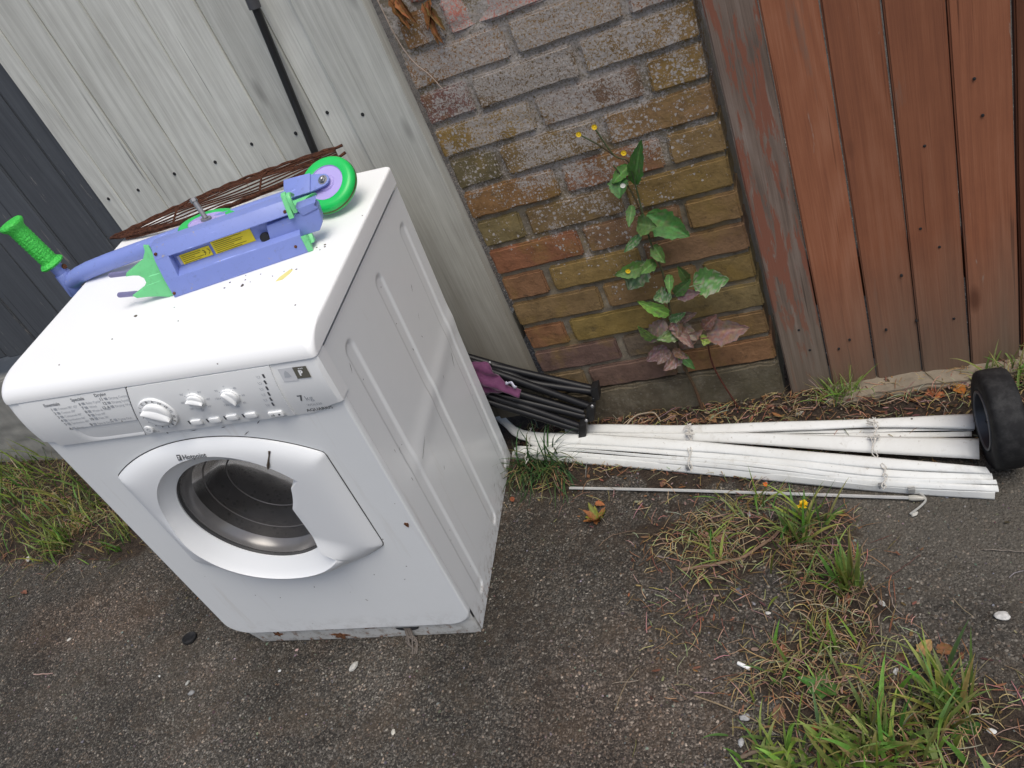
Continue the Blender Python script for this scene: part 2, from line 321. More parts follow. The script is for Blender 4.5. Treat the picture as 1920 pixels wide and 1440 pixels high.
PLEAF=[((0.385,-0.035,0.532),(0.451,-0.050,0.474),0.023,0),((0.360,-0.035,0.516),(0.396,-0.062,0.515),0.018,0),((0.379,-0.035,0.604),(0.416,-0.074,0.689),0.014,0),((0.380,-0.035,0.645),(0.343,-0.050,0.627),0.011,0),((0.357,-0.035,0.628),(0.347,-0.062,0.599),0.018,0),((0.361,-0.035,0.560),(0.353,-0.074,0.539),0.008,0),((0.361,-0.035,0.490),(0.321,-0.050,0.469),0.008,1),((0.378,-0.035,0.459),(0.394,-0.062,0.431),0.012,0),((0.371,-0.035,0.420),(0.348,-0.074,0.423),0.011,0),((0.351,-0.035,0.426),(0.303,-0.050,0.378),0.023,1),((0.348,-0.035,0.413),(0.293,-0.062,0.423),0.014,0),((0.392,-0.035,0.381),(0.391,-0.074,0.364),0.008,0),((0.384,-0.035,0.336),(0.350,-0.050,0.337),0.015,1),((0.391,-0.035,0.329),(0.431,-0.062,0.367),0.011,0),((0.395,-0.035,0.324),(0.443,-0.074,0.344),0.011,2),((0.437,-0.035,0.349),(0.504,-0.050,0.348),0.025,1),((0.427,-0.035,0.354),(0.423,-0.062,0.403),0.009,0),((0.366,-0.035,0.280),(0.326,-0.074,0.345),0.012,4),((0.350,-0.035,0.268),(0.309,-0.050,0.227),0.018,2),((0.362,-0.035,0.265),(0.400,-0.062,0.290),0.009,1),((0.323,-0.035,0.213),(0.301,-0.074,0.277),0.012,4),((0.337,-0.035,0.194),(0.289,-0.050,0.176),0.014,3),((0.341,-0.035,0.185),(0.314,-0.062,0.172),0.011,3),((0.349,-0.035,0.184),(0.380,-0.074,0.183),0.009,3),((0.357,-0.035,0.174),(0.385,-0.050,0.132),0.009,0),((0.367,-0.035,0.188),(0.422,-0.062,0.233),0.012,2),((0.434,-0.035,0.211),(0.517,-0.074,0.231),0.024,2),((0.429,-0.035,0.227),(0.463,-0.050,0.260),0.011,3),((0.432,-0.035,0.204),(0.427,-0.062,0.202),0.011,4)]
PFLOW=[(0.343,-0.055,0.747),(0.309,-0.055,0.742),(0.382,-0.055,0.681),(0.314,-0.055,0.423),(0.361,-0.055,0.616)]
# ------------------------------------------------------------ ground
def zg(x, y):
    xx = max(-6.0, min(6.0, x)); yy = max(-4.0, min(0.02, y))
    e = (-.1 - xx) * 25
    return -0.02 + .085 * yy + .1 * (e if e > 40 else math.log1p(math.exp(e))) / 25
def segd(p, pl):
    best = 9
    for a, b in zip(pl, pl[1:]):
        ax, ay = a; bx, by = b; dx, dy = bx - ax, by - ay
        t = max(0, min(1, ((p[0] - ax) * dx + (p[1] - ay) * dy) / (dx * dx + dy * dy)))
        best = min(best, math.hypot(p[0] - ax - t * dx, p[1] - ay - t * dy))
    return best
PATCH = [(.30, -.40), (.45, -.43), (.58, -.45), (.63, -.58), (.57, -.72), (.70, -.82), (.86, -.80), (1.0, -.95)]
VERGE = [(-3.2, .25), (-2.4, .05), (-1.75, -.17), (-1.35, -.2), (-1.0, .0), (-.75, .05)]
def nz(x, y, s, o=0): return noise.noise(Vector((x * s + o, y * s - o, o * .7)))
def soil(x, y):
    n = nz(x, y, 6) * .5 + nz(x, y, 17, 3) * .35 + nz(x, y, 45, 5) * .2
    a = 1 - sstep(.02, .15, segd((x, y), PATCH) + n * .17)
    d = segd((x, y), [(-.3, .0), (.75, -.06), (1.6, -.05)])
    b = 1 - sstep(.07 + .1 * (x < .55), .24 + .03 * (x < .55), d + n * .14)
    c = 1 - sstep(.16, .30, segd((x, y), VERGE) + n * .12)
    e = .43 * (1 - sstep(.03, .20, segd((x, y), [(-.12, -.30), (-.03, -.56), (.06, -.74)]) + n * .16))
    f = .44 * (1 - sstep(.05, .26, segd((x, y), [(.02, -.28), (.30, -.40), (.42, -.62)]) + n * .2))
    return max(a * .68, b, c, e, f)
def tint(x, y):
    """pinkish worn patches of old surfacing"""
    n = nz(x, y, 9, 7) * .6 + nz(x, y, 23, 9) * .4
    a = .8 * (1 - sstep(.05, .24, math.hypot((x - .22) * .8, y + .78) + n * .12))
    b = .8 * (1 - sstep(.03, .14, segd((x, y), [(-1.36, -.64), (-1.12, -.58)]) + n * .1))
    return max(a, b, .35 * sstep(.15, .5, n))
def pale(x, y):
    n = nz(x, y, 8, 11) * .6 + nz(x, y, 25, 2) * .4
    return 1 - sstep(.06, .3, segd((x, y), [(.8, -.36), (1.0, -.42), (1.1, -.62)]) + n * .15)
def axis_pts(lo, hi, step, far):
    p = []; x = lo
    while x <= hi: p.append(x); x += step
    e = []; d = step
    x = hi
    while x < far: d *= 1.5; x += d; e.append(x)
    f = []; d = step; x = lo
    while x > -far: d *= 1.5; x -= d; f.append(x)
    return f[::-1] + p + e
def groundmat():
    m = NT('old_asphalt'); v = m.coord()
    at = m.node('ShaderNodeAttribute', attribute_name='Col'); sp = m.sep(at.outputs['Color'])
    soilf, tintf, palef = sp[0], sp[1], sp[2]
    wob = m.node('ShaderNodeVectorMath', operation='ADD'); m.l(v, wob.inputs[0])
    nv = m.node('ShaderNodeVectorMath', operation='SCALE'); m.l(m.noise(v, 90, 2, out='Color'), nv.inputs[0]); nv.inputs['Scale'].default_value = .006
    m.l(nv.outputs[0], wob.inputs[1]); w = wob.outputs[0]
    d1 = m.voro(w, 165); c1 = m.voro(w, 165, out='Color'); d2 = m.voro(w, 380); c2 = m.voro(w, 380, out='Color')
    r1 = m.sep(c1); r2 = m.sep(c2)
    st = m.ramp(r1[0], [(0, (.023, .0215, .0195)), (.38, (.049, .046, .042)), (.74, (.092, .086, .079)), (.94, (.165, .155, .143)), (1, (.32, .305, .28))])
    st2 = m.ramp(r2[0], [(0, (.021, .020, .0185)), (.5, (.056, .052, .048)), (.88, (.118, .111, .102)), (1, (.25, .24, .22))])
    hue = m.mix(m.ramp(r1[1], [(.55, 0), (.9, .5)]), st, m.mix(1, st, (1.35, 1.0, .78), 'MULTIPLY'))
    edge = m.ramp(d1, [(.28, 0), (.55, 1)])
    asp = m.mix(edge, hue, st2)
    asp = m.mix(m.ramp(d1, [(.5, 0), (.75, .6)]), asp, (.018, .017, .017))
    lg = m.noise(v, 3.5, 5); asp = m.mix(1, asp, m.ramp(lg, [(.32, .74), (.68, 1.5)]), 'MULTIPLY')
    lg2 = m.noise(v, 14, 5, .7); asp = m.mix(m.ramp(lg2, [(.48, 0), (.70, .6)]), asp, (.050, .040, .030)); asp = m.mix(m.ramp(m.noise(v, 5.5, 4, .6, 1.0), [(.56, 0), (.66, .45)]), asp, m.mix(1, asp, (.55, .52, .50), 'MULTIPLY'))
    asp = m.mix(1, asp, (1.09, 1.05, .99), 'MULTIPLY')
    asp = m.mix(m.ramp(m.noise(v, 3.8, 7, .72, .6), [(.52, 0), (.68, .36)]), asp, m.mix(m.noise(v, 130, 4, .7), (.026, .020, .014), (.105, .080, .056)))
    asp = m.mix(m.math('MULTIPLY', tintf, .6), asp, m.mix(1, asp, (1.55, 1.3, 1.18), 'MULTIPLY'))
    asp = m.mix(m.math('MULTIPLY', palef, .55), asp, m.mix(m.noise(v, 160, 4), (.07, .064, .054), (.17, .155, .13)))
    sn = m.noise(v, 60, 8, .75); sn2 = m.noise(v, 260, 5, .7)
    so_ = m.ramp(sn, [(.3, (.018, .014, .012)), (.5, (.044, .033, .026)), (.7, (.09, .068, .05))])
    so_ = m.mix(m.ramp(sn2, [(.5, 0), (.75, .6)]), so_, (.13, .095, .065))
    sf = m.math('ADD', soilf, m.math('MULTIPLY', m.math('SUBTRACT', m.noise(v, 45, 6, .7), .5), .7))
    sf = m.ramp(sf, [(.38, 0), (.62, 1)])
    m.col(m.mix(sf, asp, so_)); m.rough(.92); m.spec(.2)
    h1 = m.ramp(d1, [(0, 1), (.6, 0)]); h2 = m.ramp(d2, [(0, .5), (.6, 0)])
    h = m.math('ADD', m.math('ADD', h1, h2), m.math('MULTIPLY', m.noise(v, 25, 6, .7), 2.0))
    h = m.math('ADD', h, m.math('MULTIPLY', sn2, m.math('MULTIPLY', sf, 2.5)))
    m.bump(h, .8, .004)
    return m.m
xs = axis_pts(-2.6, 1.3, .0125, 60); ys = axis_pts(-1.15, .2, .0125, 60)
mb = MB(); vs = []; cs = []; fs = []
for y in ys:
    for x in xs:
        near = -2.7 < x < 1.4 and -1.2 < y < .3
        s_ = soil(x, y) if near else 0
        z = zg(x, y)
        if near and x < -.8 and y < -.4:
            d_ = y - lerp(-.670, -.490, max(0, min(1, (x + 1.46) / .32))) + nz(x, y, 30, 8) * .02; z += .012 * sstep(-.007, .007, d_) * (1 - sstep(-1.16, -1.06, x)) * sstep(-1.52, -1.44, x) * (1 - sstep(.05, .2, d_))
        if near: z += nz(x, y, 5, 2) * .003 + nz(x, y, 20, 4) * .0015 + s_ * (nz(x, y, 40, 6) * .004)
        vs.append((x, y, z)); cs.append((s_, tint(x, y) if near else 0, pale(x, y) if near else 0))
nx = len(xs)
for j in range(len(ys) - 1):
    for i in range(nx - 1): fs.append((j * nx + i, j * nx + i + 1, (j + 1) * nx + i + 1, (j + 1) * nx + i))
mb.add(vs, fs, cs)
tag(mb.build('ground', groundmat(), smooth=180, fixn=False), kind='structure')

# ------------------------------------------------------------ brick pier
H0, BH, PW = .0806, .075, .5607
def brickmat():
    m = NT('lichened_brick'); v = m.coord(); base = m.attr()
    n1 = m.noise(v, 25, 6, .7); n2 = m.noise(v, 120, 4, .6)
    c = m.mix(1, base, m.ramp(n1, [(.25, .6), (.5, 1.0), (.8, 1.35)]), 'MULTIPLY')
    c = m.mix(m.ramp(m.noise(v, 11, 4, .6), [(.5, 0), (.68, .55)]), c, (.20, .135, .04))      # ochre algae bloom
    c = m.mix(m.ramp(n2, [(.62, 0), (.8, .5)]), c, (.05, .035, .025))
    p = m.sep(v)
    # growth zone of the lichen: strongest high on the left-middle of the pier, on every course
    gx = m.math('ABSOLUTE', m.math('SUBTRACT', p[0], .26)); gz = m.math('ABSOLUTE', m.math('SUBTRACT', p[2], .93))
    zone = m.math('SUBTRACT', 1.0, m.math('ADD', m.math('MULTIPLY', gx, 1.6), m.math('MULTIPLY', gz, 1.65)))
    zone = m.math('ADD', zone, m.math('MULTIPLY', m.math('SUBTRACT', m.noise(v, 16, 3), .5), 1.1))
    low = m.math('MULTIPLY', m.math('GREATER_THAN', p[2], .27), 1.0)
    w = m.node('ShaderNodeVectorMath', operation='ADD'); m.l(v, w.inputs[0])
    sc = m.node('ShaderNodeVectorMath', operation='SCALE'); m.l(m.noise(v, 150, 2, out='Color'), sc.inputs[0]); sc.inputs['Scale'].default_value = .008; m.l(sc.outputs[0], w.inputs[1])
    d = m.voro(w.outputs[0], 145); rc = m.sep(m.voro(w.outputs[0], 145, out='Color'))
    thr = m.math('ADD', m.math('MULTIPLY', zone, 1.15), .02)
    on = m.math('LESS_THAN', rc[0], thr)
    rad = m.math('ADD', .18, m.math('MULTIPLY', rc[1], .36))
    spot = m.math('MULTIPLY', m.math('MULTIPLY', on, m.math('LESS_THAN', d, rad)), low)
    d3 = m.voro(w.outputs[0], 300); r3 = m.sep(m.voro(w.outputs[0], 300, out='Color'))
    spot2 = m.math('MULTIPLY', m.math('MULTIPLY', m.math('LESS_THAN', r3[0], m.math('ADD', m.math('MULTIPLY', zone, 1.3), .05)), m.math('LESS_THAN', d3, m.math('ADD', .15, m.math('MULTIPLY', r3[1], .3)))), low)
    lc = m.mix(m.noise(v, 330, 3), (.19, .165, .15), (.5, .47, .45))
    mort = m.math('GREATER_THAN', p[1], .0035)
    pz = m.math('ADD', m.math('MULTIPLY', zone, 1.45), m.math('MULTIPLY', m.math('SUBTRACT', m.noise(v, 13, 4, .65), .5), 2.4))
    pz = m.math('ADD', pz, m.math('MULTIPLY', mort, .16))
    gran = m.noise(w.outputs[0], 300, 2, .5); patchm = m.ramp(pz, [(.52, 0), (.95, 1)])
    crust = m.math('MULTIPLY', m.ramp(m.math('ADD', gran, m.math('MULTIPLY', patchm, .20)), [(.60, 0), (.68, 1)]), low)
    crust = m.math('MULTIPLY', crust, m.ramp(patchm, [(.02, 0), (.2, 1)]))
    c = m.mix(m.ramp(m.noise(v, 33, 6, .75), [(.56, 0), (.68, .6)]), c, (.055, .042, .03))      # sooty stains
    c = m.mix(m.math('MULTIPLY', crust, .85), c, m.mix(m.noise(v, 200, 3), (.21, .185, .165), (.44, .41, .38)))
    c = m.mix(m.math('MULTIPLY', spot2, .75), c, m.mix(.5, lc, (.27, .2, .17)))
    c = m.mix(m.math('MULTIPLY', spot, .9), c, lc)
    m.col(c); m.rough(.95); m.spec(.15)
    h = m.math('ADD', m.math('MULTIPLY', n1, .8), m.math('ADD', m.math('MULTIPLY', n2, .8), m.math('MULTIPLY', spot, .5)))
    m.bump(h, .7, .003)
    return m.m
rng = random.Random(11)
pier = tag(empty('brick_pier', (.28, .06, -.02)), 'weathered brick pier spotted with white lichen between the grey fence and the red gate', 'brick pier')
OFF = Vector((.28, .06, -.02))
OC, RD, PU, OR = (.195, .128, .056), (.182, .105, .058), (.145, .093, .066), (.36, .18, .12)
bb = MB(); cs_m = (.175, .15, .115)
core = MB(); 
def coreface(u, t):
    x = .002 + u * (PW - .004); z = H0 + t * 1.5
    return (x, .0085 + nz(x, z, 60, 3) * .0025 + nz(x, z, 20, 1) * .002, z)
bb.grid(coreface, 90, 230, [tuple(q * (1 + .25 * nz(i % 90, i // 90, .13)) for q in cs_m) for i in range(90 * 230)])
bb.box((.002, .0125, -.05), (PW - .002, .24, H0 + 1.5), col=cs_m)
rowcols = {10: 'RO', 11: 'PP', 12: 'PR', 1: 'RR', 0: 'RR'}
for k in range(-7, 13):
    z1 = H0 + BH * (12 - k); z2 = z1 + BH - .011
    odd = k % 2
    lens = [.215, .215, .105] if odd else [.105, .215, .215]
    x = .0
    for bi, L_ in enumerate(lens):
        x0 = x + rng.uniform(-.002, .002) + (.003 if bi else .0); x1 = x + L_ + rng.uniform(-.002, .002) + (.004 if bi == 2 else 0)
        x += L_ + .0125
        if k <= 0 and bi == 0: x0 += .022
        q = rng.random()
        if k in (11, 12): c = PU if q < .45 else RD
        elif k == 10: c = RD if bi == 0 else OC
        elif k in (2, 3, 4, 1) and bi < 2: c = PU if q < .5 else (RD if q < .75 else OC)
        elif k <= 0: c = OR if (k == 0 and bi > 0) or q < .25 else RD
        else: c = tuple(lerp(a_, b_, rng.random() ** 2.2) for a_, b_ in zip(OC, RD))
        c = tuple(a * rng.uniform(.85, 1.15) for a in c)
        bm = bmesh.new(); bmesh.ops.create_cube(bm, size=1)
        for v in bm.verts:
            v.co = Vector((x0 + (v.co[0] + .5) * (x1 - x0), -.0005 + (v.co[1] + .5) * .1, z1 + (v.co[2] + .5) * (z2 - z1)))
        bmesh.ops.bevel(bm, geom=bm.edges[:], offset=.0045, segments=2, affect='EDGES')
        bmesh.ops.subdivide_edges(bm, edges=[e for e in bm.edges if e.calc_length() > .05], cuts=7, use_grid_fill=True)
        yo = rng.uniform(-.0015, .0025)
        for v in bm.verts:
            p = v.co; n3 = noise.noise(p * 28 + Vector((k * 3.1, bi, 0))); n4 = noise.noise(p * 90)
            v.co = p + Vector((n3 * .002 + n4 * .0012, (n3 * .002 + n4 * .0012 + yo) if p.y < .02 else 0, n3 * .0016 + noise.noise(p * 70 + Vector((5, 0, 0))) * .0014))
            if k <= 0 and p.y < .02: v.co.y += max(0, noise.noise(p * 14 + Vector((9, k, 0)))) * .03
        bb.bm(bm, None, c)
bb.v = [tuple(Vector(p) - OFF) for p in bb.v]
bmat = brickmat()
# material is written in pier-corner coordinates
for n_ in bmat.node_tree.nodes:
    if n_.bl_idname == 'ShaderNodeMapping' and n_.inputs['Scale'].default_value[0] == 1: n_.inputs['Location'].default_value = OFF
bb.build('brickwork', bmat, pier, 40)
cmat = NT('damp_concrete'); v = cmat.coord()
c = cmat.ramp(cmat.noise(v, 18, 7, .7), [(.25, (.06, .048, .034)), (.5, (.12, .10, .07)), (.75, (.21, .185, .14))])
c = cmat.mix(cmat.ramp(cmat.voro(v, 90), [(.1, .5), (.3, 0)]), c, (.22, .2, .17))
c = cmat.mix(cmat.ramp(cmat.noise(v, 6, 3), [(.5, 0), (.7, .6)]), c, (.085, .075, .045))
cmat.col(c); cmat.rough(.95); cmat.spec(.15); cmat.bump(cmat.noise(v, 70, 8, .75), .8, .005); cmat = cmat.m
pb = MB()
def slab(mbx, x0, x1, y0, y1, z0, z1, amp=.004, sx=40, sz=10, seed=0):
    """rough cast block: front, top and ends with an uneven surface"""
    bm = bmesh.new(); bmesh.ops.create_cube(bm, size=1)
    for v in bm.verts: v.co = Vector((x0 + (v.co[0] + .5) * (x1 - x0), y0 + (v.co[1] + .5) * (y1 - y0), z0 + (v.co[2] + .5) * (z1 - z0)))
    bmesh.ops.bevel(bm, geom=bm.edges[:], offset=.006, segments=2, affect='EDGES')
    bmesh.ops.subdivide_edges(bm, edges=[e for e in bm.edges if e.calc_length() > .25], cuts=sx, use_grid_fill=True)
    bmesh.ops.subdivide_edges(bm, edges=[e for e in bm.edges if e.calc_length() > .04], cuts=4, use_grid_fill=True)
    for v in bm.verts:
        p = v.co + Vector((seed, 0, 0)); d = noise.noise(p * 22) * amp + noise.noise(p * 75) * amp * .5
        v.co = v.co + Vector((d * .3, d, d * .8))
    mbx.bm(bm)
slab(pb, -.004, PW + .006, -.008, .2, -.12, H0 - .004, .004, 30)
pb.v = [tuple(Vector(p) - OFF) for p in pb.v]
pb.build('concrete_footing', cmat, pier, 40)

# ------------------------------------------------------------ grey board fence
GREY = wood_mat('weathered_grey_wood', ((.41, .405, .37), (.555, .555, .51), (.68, .68, .63)), grain=(26, 26, 1.0), bump=.4, streak=1.0,
                weather=((.125, .105, .075), .08, .72, .25, .92))
DARK = wood_mat('peeling_blue_black_paint', ((.060, .065, .074), (.080, .087, .098), (.10, .108, .119)), grain=(26, 26, 1.0), bump=.35, peel=((.20, .19, .18), .615, (.34, .26, .17), .70), knots=False)
steel = plain('dull_steel', (.12, .12, .12), .45, .8)
nailm = plain('black_nail', (.02, .02, .022), .6, .3)
fence = tag(empty('board_fence', (-.46, .0, 0)), 'grey weathered vertical board fence behind the washing machine', 'fence')
fb = [-.912, -.850, -.735, -.615, -.490, -.360, -.232, -.156, -.012]
rng = random.Random(5)
def board(name, x0, x1, z0, z1, y0, y1, mat, parent, px, lean=0, bev=.003, cut=0):
    """plank with slightly wandering faces; origin offset so that wood grain differs"""
    bm = bmesh.new(); bmesh.ops.create_cube(bm, size=1)
    for v in bm.verts: v.co = Vector((x0 - px + (v.co[0] + .5) * (x1 - x0), y0 + (v.co[1] + .5) * (y1 - y0), z0 + (v.co[2] + .5) * (z1 - z0)))
    bmesh.ops.bevel(bm, geom=bm.edges[:], offset=bev, segments=2, affect='EDGES')
    bmesh.ops.subdivide_edges(bm, edges=[e for e in bm.edges if e.calc_length() > .5], cuts=30, use_grid_fill=True)
    sd = rng.random() * 50
    for v in bm.verts:
        p = v.co; w_ = noise.noise(Vector((sd, p.z * 2.2, 0))) * .0016
        t = (p.x + px - x0) / (x1 - x0)
        v.co = p + Vector((w_, lean * (t - .5) + noise.noise(Vector((sd + 9, p.z * 1.5, t))) * .0015, (noise.noise(Vector((p.x * 60, sd, 0))) * .006 if p.z < z0 + .02 else 0)))
    m_ = MB(); m_.bm(bm); return m_.build(name, mat, parent, 40)
nail_z = {0: .914, 1: .910, 2: .917, 3: .911, 4: .921, 5: .911, 6: .929, 7: .904}
nail_x = [-.882, -.782, -.656, -.533, -.417, -.300, -.204, -.122]
for i in range(8):
    x0, x1 = fb[i], fb[i + 1]
    last = i == 7
    b_ = board('board', x0 + .0006, x1 - .0006, .05, 1.75, (-.024 if last else -.012), (.012 if last else .004), GREY, fence, -.46, bev=.0015, lean=(0 if last else -.003))
    nm = MB(); yf = -.024 if last else -.0125 - .003 * (((nail_x[i] - x0) / (x1 - x0)) - .5)
    nm.lathe([(.0005, .0016), (.0035, .0012), (.0042, 0), (.004, -.004)][::-1], axis_frame((nail_x[i] + .46, yf, nail_z[i]), (0, -1, 0)), 12)
    nm.build('nail', nailm, b_)
for z_ in (.25, 1.35):
    m_ = MB(); m_.box((-.46, .013, z_), (.44, .06, z_ + .08), bev=.003); m_.build('rail', GREY, fence)
# ------------------------------------------------------------ dark painted fence at the left
dfence = tag(empty('painted_fence', (-1.9, .02, 0)), 'blue black fence of peeling vertical boards left of the grey boards', 'fence')
de = [-.9135, -.988, -1.143, -1.338, -1.503, -1.665, -1.83, -2.0, -2.17, -2.34, -2.5, -2.67, -2.84, -3.0]
for i in range(len(de) - 1):
    board('board', de[i + 1] + .003, de[i] - .001, .56 + .004 * (i % 3), 1.8, -.016 + .003 * (i % 2), .008, DARK, dfence, -1.9)
m_ = MB(); m_.box((-1.1, .004, .60), (.98, .05, .68), bev=.003); m_.build('rail', plain('dark_rail_wood', (.035, .022, .016), .85), dfence)
dw = tag(MB(), None) if False else MB()
slab(dw, -3.0, -.93, -.0, .2, -.1, .50, .005, 60)
tag(dw.build('dwarf_wall', plain('grey_cast_concrete', (.23, .225, .205), .9, var=.35, scale=22, bump=.4)), 'low grey concrete wall under the blue black fence', 'wall')
# ------------------------------------------------------------ red gate
RED = wood_mat('worn_red_stain', ((.20, .074, .040), (.265, .100, .051), (.315, .135, .076)), grain=(26, 26, 1.0), bump=.4, peel=((.29, .22, .175), .665, (.17, .118, .090), .62),
               weather=((.145, .112, .082), -.05, .34, .30, .92), rough=.75)
GRB = wood_mat('worn_red_and_grey_wood', ((.10, .075, .06), (.17, .125, .10), (.24, .19, .16)), grain=(26, 26, 1.0), bump=.6, peel=((.21, .085, .055), .50),
               weather=((.145, .115, .085), -.05, .34, .3, .9))
RDK = wood_mat('dark_red_stain', grain=(26, 26, 1.0), cols=((.08, .032, .018), (.13, .05, .026), (.18, .072, .038)), bump=.3)
gate = tag(empty('plank_gate', (.82, .0, 0)), 'red stained plank gate, worn grey at its foot, right of the brick pier', 'gate')
ge = [.580, .672, .768, .861, .956, 1.049]
for i in range(5):
    g = board('board', ge[i] + .0016, ge[i + 1] - .0016, -.022 + .003 * (i % 2), 1.55, -.012 + .0015 * (i % 3), .012, GRB if i == 0 else RED, gate, .82)
    if i == 0: g['label'] = 'gate board worn to bare grey wood'
for i in range(5):
    board('board', 1.056 + .1 * i, 1.152 + .1 * i, -.02, 1.55, .012, .034, RDK, gate, .82)
for z_ in (.2, 1.2):
    m_ = MB(); m_.box((-.22, .013, z_), (.23, .05, z_ + .1), bev=.003); m_.build('rail', RDK, gate)
for (x, z) in [(.905, .52), (.915, .30), (.885, .35), (.80, .12), (.725, .11), (.842, .25), (.70, .09), (.86, .13), (.93, .12), (1.0, .55), (.99, .62), (.626, .16), (.64, .1)]:
    nm = MB(); nm.lathe([(.0026, -.004), (.0028, .0006), (.0005, .0012)], axis_frame((x - .82, -.0125, z), (0, -1, 0)), 10); nm.build('nail', nailm, gate)
sill = MB(); slab(sill, .655, 1.7, -.062, .07, -.12, -.012, .007, 40, seed=4)
tag(sill.build('concrete_sill', plain('tan_cast_concrete', (.21, .175, .13), .95, var=.5, scale=40, bump=.6)), 'rough concrete threshold strip along the foot of the red gate', 'threshold')
# wall of dark air behind the gap: the yard side, a plain board backing
# ------------------------------------------------------------ black pole leaning on the fence
blackm = plain('black_satin_metal', (.012, .012, .013), .38, .0, .5)
pole = tag(empty('black_pole', (-.233, -.03, .75)), 'thin black pole leaning upright against the grey fence boards', 'pole')
pm = MB(); pm.tube([(.0125, -.006, .44), (-.0195, -.002, .22), (-.051, .001, .0), (-.1015, .003, -.35), (-.155, .004, -.72)], .0085, 12); pm.build('shaft', blackm, pole)
pm = MB(); pm.tube([(.0135, -.006, .448), (.0075, -.006, .41)], [.013, .0125], 12); pm.build('collar', plain('grey_plastic_collar', (.06, .06, .065), .5), pole)
# ------------------------------------------------------------ washing machine
MW, MD = .6046, .512
MM = Matrix(((.991419, -.070974, .109778, -.699908), (.080022, .99355, -.080338, -.652672), (-.103368, .088433, .990704, .000885), (0, 0, 0, 1)))
wm = tag(empty('washing_machine', mat=MM), 'dirty white front loading washing machine dumped in front of the grey fence', 'washing machine')
def enamel(name, c=(.82, .838, .845), grime=.35, rough=.28, coat=.2):
    m = NT(name); v = m.coord(); z = m.sep(v)[2]
    n = m.noise(v, 9, 6, .7); n2 = m.noise(v, 160, 3, .6); n3 = m.noise(v, 40, 6, .75)
    cc = m.mix(m.ramp(n, [(.35, 0), (.8, grime * .5)]), c, tuple(a * b for a, b in zip(c, (.86, .85, .82))))
    sp = m.voro(v, 75); sr = m.sep(m.voro(v, 75, out='Color'))
    dots = m.math('MULTIPLY', m.math('LESS_THAN', sr[0], .028 * grime / .35), m.math('LESS_THAN', sp, .13))
    cc = m.mix(m.math('MULTIPLY', dots, .75), cc, (.10, .08, .065))
    lowz = m.node('ShaderNodeMapRange'); lowz.inputs[1].default_value = .01; lowz.inputs[2].default_value = .10; lowz.inputs[3].default_value = 1; lowz.inputs[4].default_value = 0; m.l(z, lowz.inputs[0])
    cc = m.mix(m.math('MULTIPLY', m.math('MULTIPLY', lowz.outputs[0], m.ramp(n3, [(.48, 0), (.70, 1)])), .55 if grime < .9 else .8), cc, (.24, .21, .17))
    if grime > .3:
        run = m.node('ShaderNodeMapping'); run.inputs['Scale'].default_value = (22, 22, 1.6); m.l(v, run.inputs['Vector'])
        cc = m.mix(m.ramp(m.noise(run.outputs[0], 1.0, 6, .7), [(.60, 0), (.78, .35)]), cc, (.50, .45, .38))
        rs = m.noise(v, 55, 5, .7); lz = m.node('ShaderNodeMapRange'); lz.inputs[1].default_value = .0; lz.inputs[2].default_value = .05; lz.inputs[3].default_value = 1; lz.inputs[4].default_value = 0; m.l(z, lz.inputs[0])
        cc = m.mix(m.math('MULTIPLY', lz.outputs[0], m.ramp(rs, [(.56, 0), (.62, .9)])), cc, (.20, .085, .035))
    m.col(cc); m.rough(m.ramp(n, [(.3, rough), (.8, rough + .18)])); m.p.inputs['Coat Weight'].default_value = coat; m.p.inputs['Coat Roughness'].default_value = .15
    return m.m
EN = enamel('white_enamel'); ENP = enamel('white_plastic', (.84, .85, .85), .2, .3, 0); ENL = enamel('white_lid_laminate', (.85, .855, .855), .05, .35, .1)
SILV = enamel('pale_silver_plastic', (.78, .795, .81), .15, .3, 0)
seam = plain('seam_shadow_gap', (.03, .03, .032), .8)
ink = plain('dark_grey_print', (.075, .08, .09), .6); inkl = plain('light_grey_print', (.42, .44, .47), .6); inkm = plain('mid_grey_print', (.20, .21, .23), .6)
rust = NT('flaking_rust'); v = rust.coord(); rust.col(rust.ramp(rust.noise(v, 220, 5, .7), [(.3, (.03, .012, .006)), (.5, (.12, .042, .014)), (.75, (.30, .13, .04))])); rust.rough(.95); rust.bump(rust.noise(v, 300, 4), .8, .002); rust = rust.m
# --- cabinet: carcass plus a right side pressed with three long ribs
RIBS = [(.077, .767, .032), (.2705, .763, .025), (.456, .757, .018)]
cb = MB()
def sidey(y, z):
    h = 0
    for (yc, zt, zb) in RIBS:
        zc = max(zb + .02, min(zt - .02, z)); d = math.hypot(y - yc, z - zc)
        h += .0033 * (1 - sstep(.0115, .0205, d))
    h -= .0022 * math.exp(-((z - (.452 + .04 * y)) / .028) ** 2) * sstep(.02, .12, y)  # slight horizontal swell shaped in to imitate a reflected light band
    return h
ny, nzv = 190, 260
cb.grid(lambda a, b: (MW - sidey(a * MD, b * .811), .001 + a * (MD - .001), b * .811 - .004), ny, nzv)
cb.box((.0, .004, .03), (.012, MD, .811), bev=.003)
cb.box((.003, MD - .012, .0), (MW - .007, MD - .001, .80))
cb.box((.003, .30, .0), (MW - .007, MD - .02, .02)); cb.box((.003, .01, .78), (MW - .007, MD - .003, .81))
cb.build('cabinet', EN, wm, 40)
sg = MB(); sg.box((MW - .014, -.0025, .05), (MW - .0016, .0025, .81)); sg.build('side_seam', seam, wm)
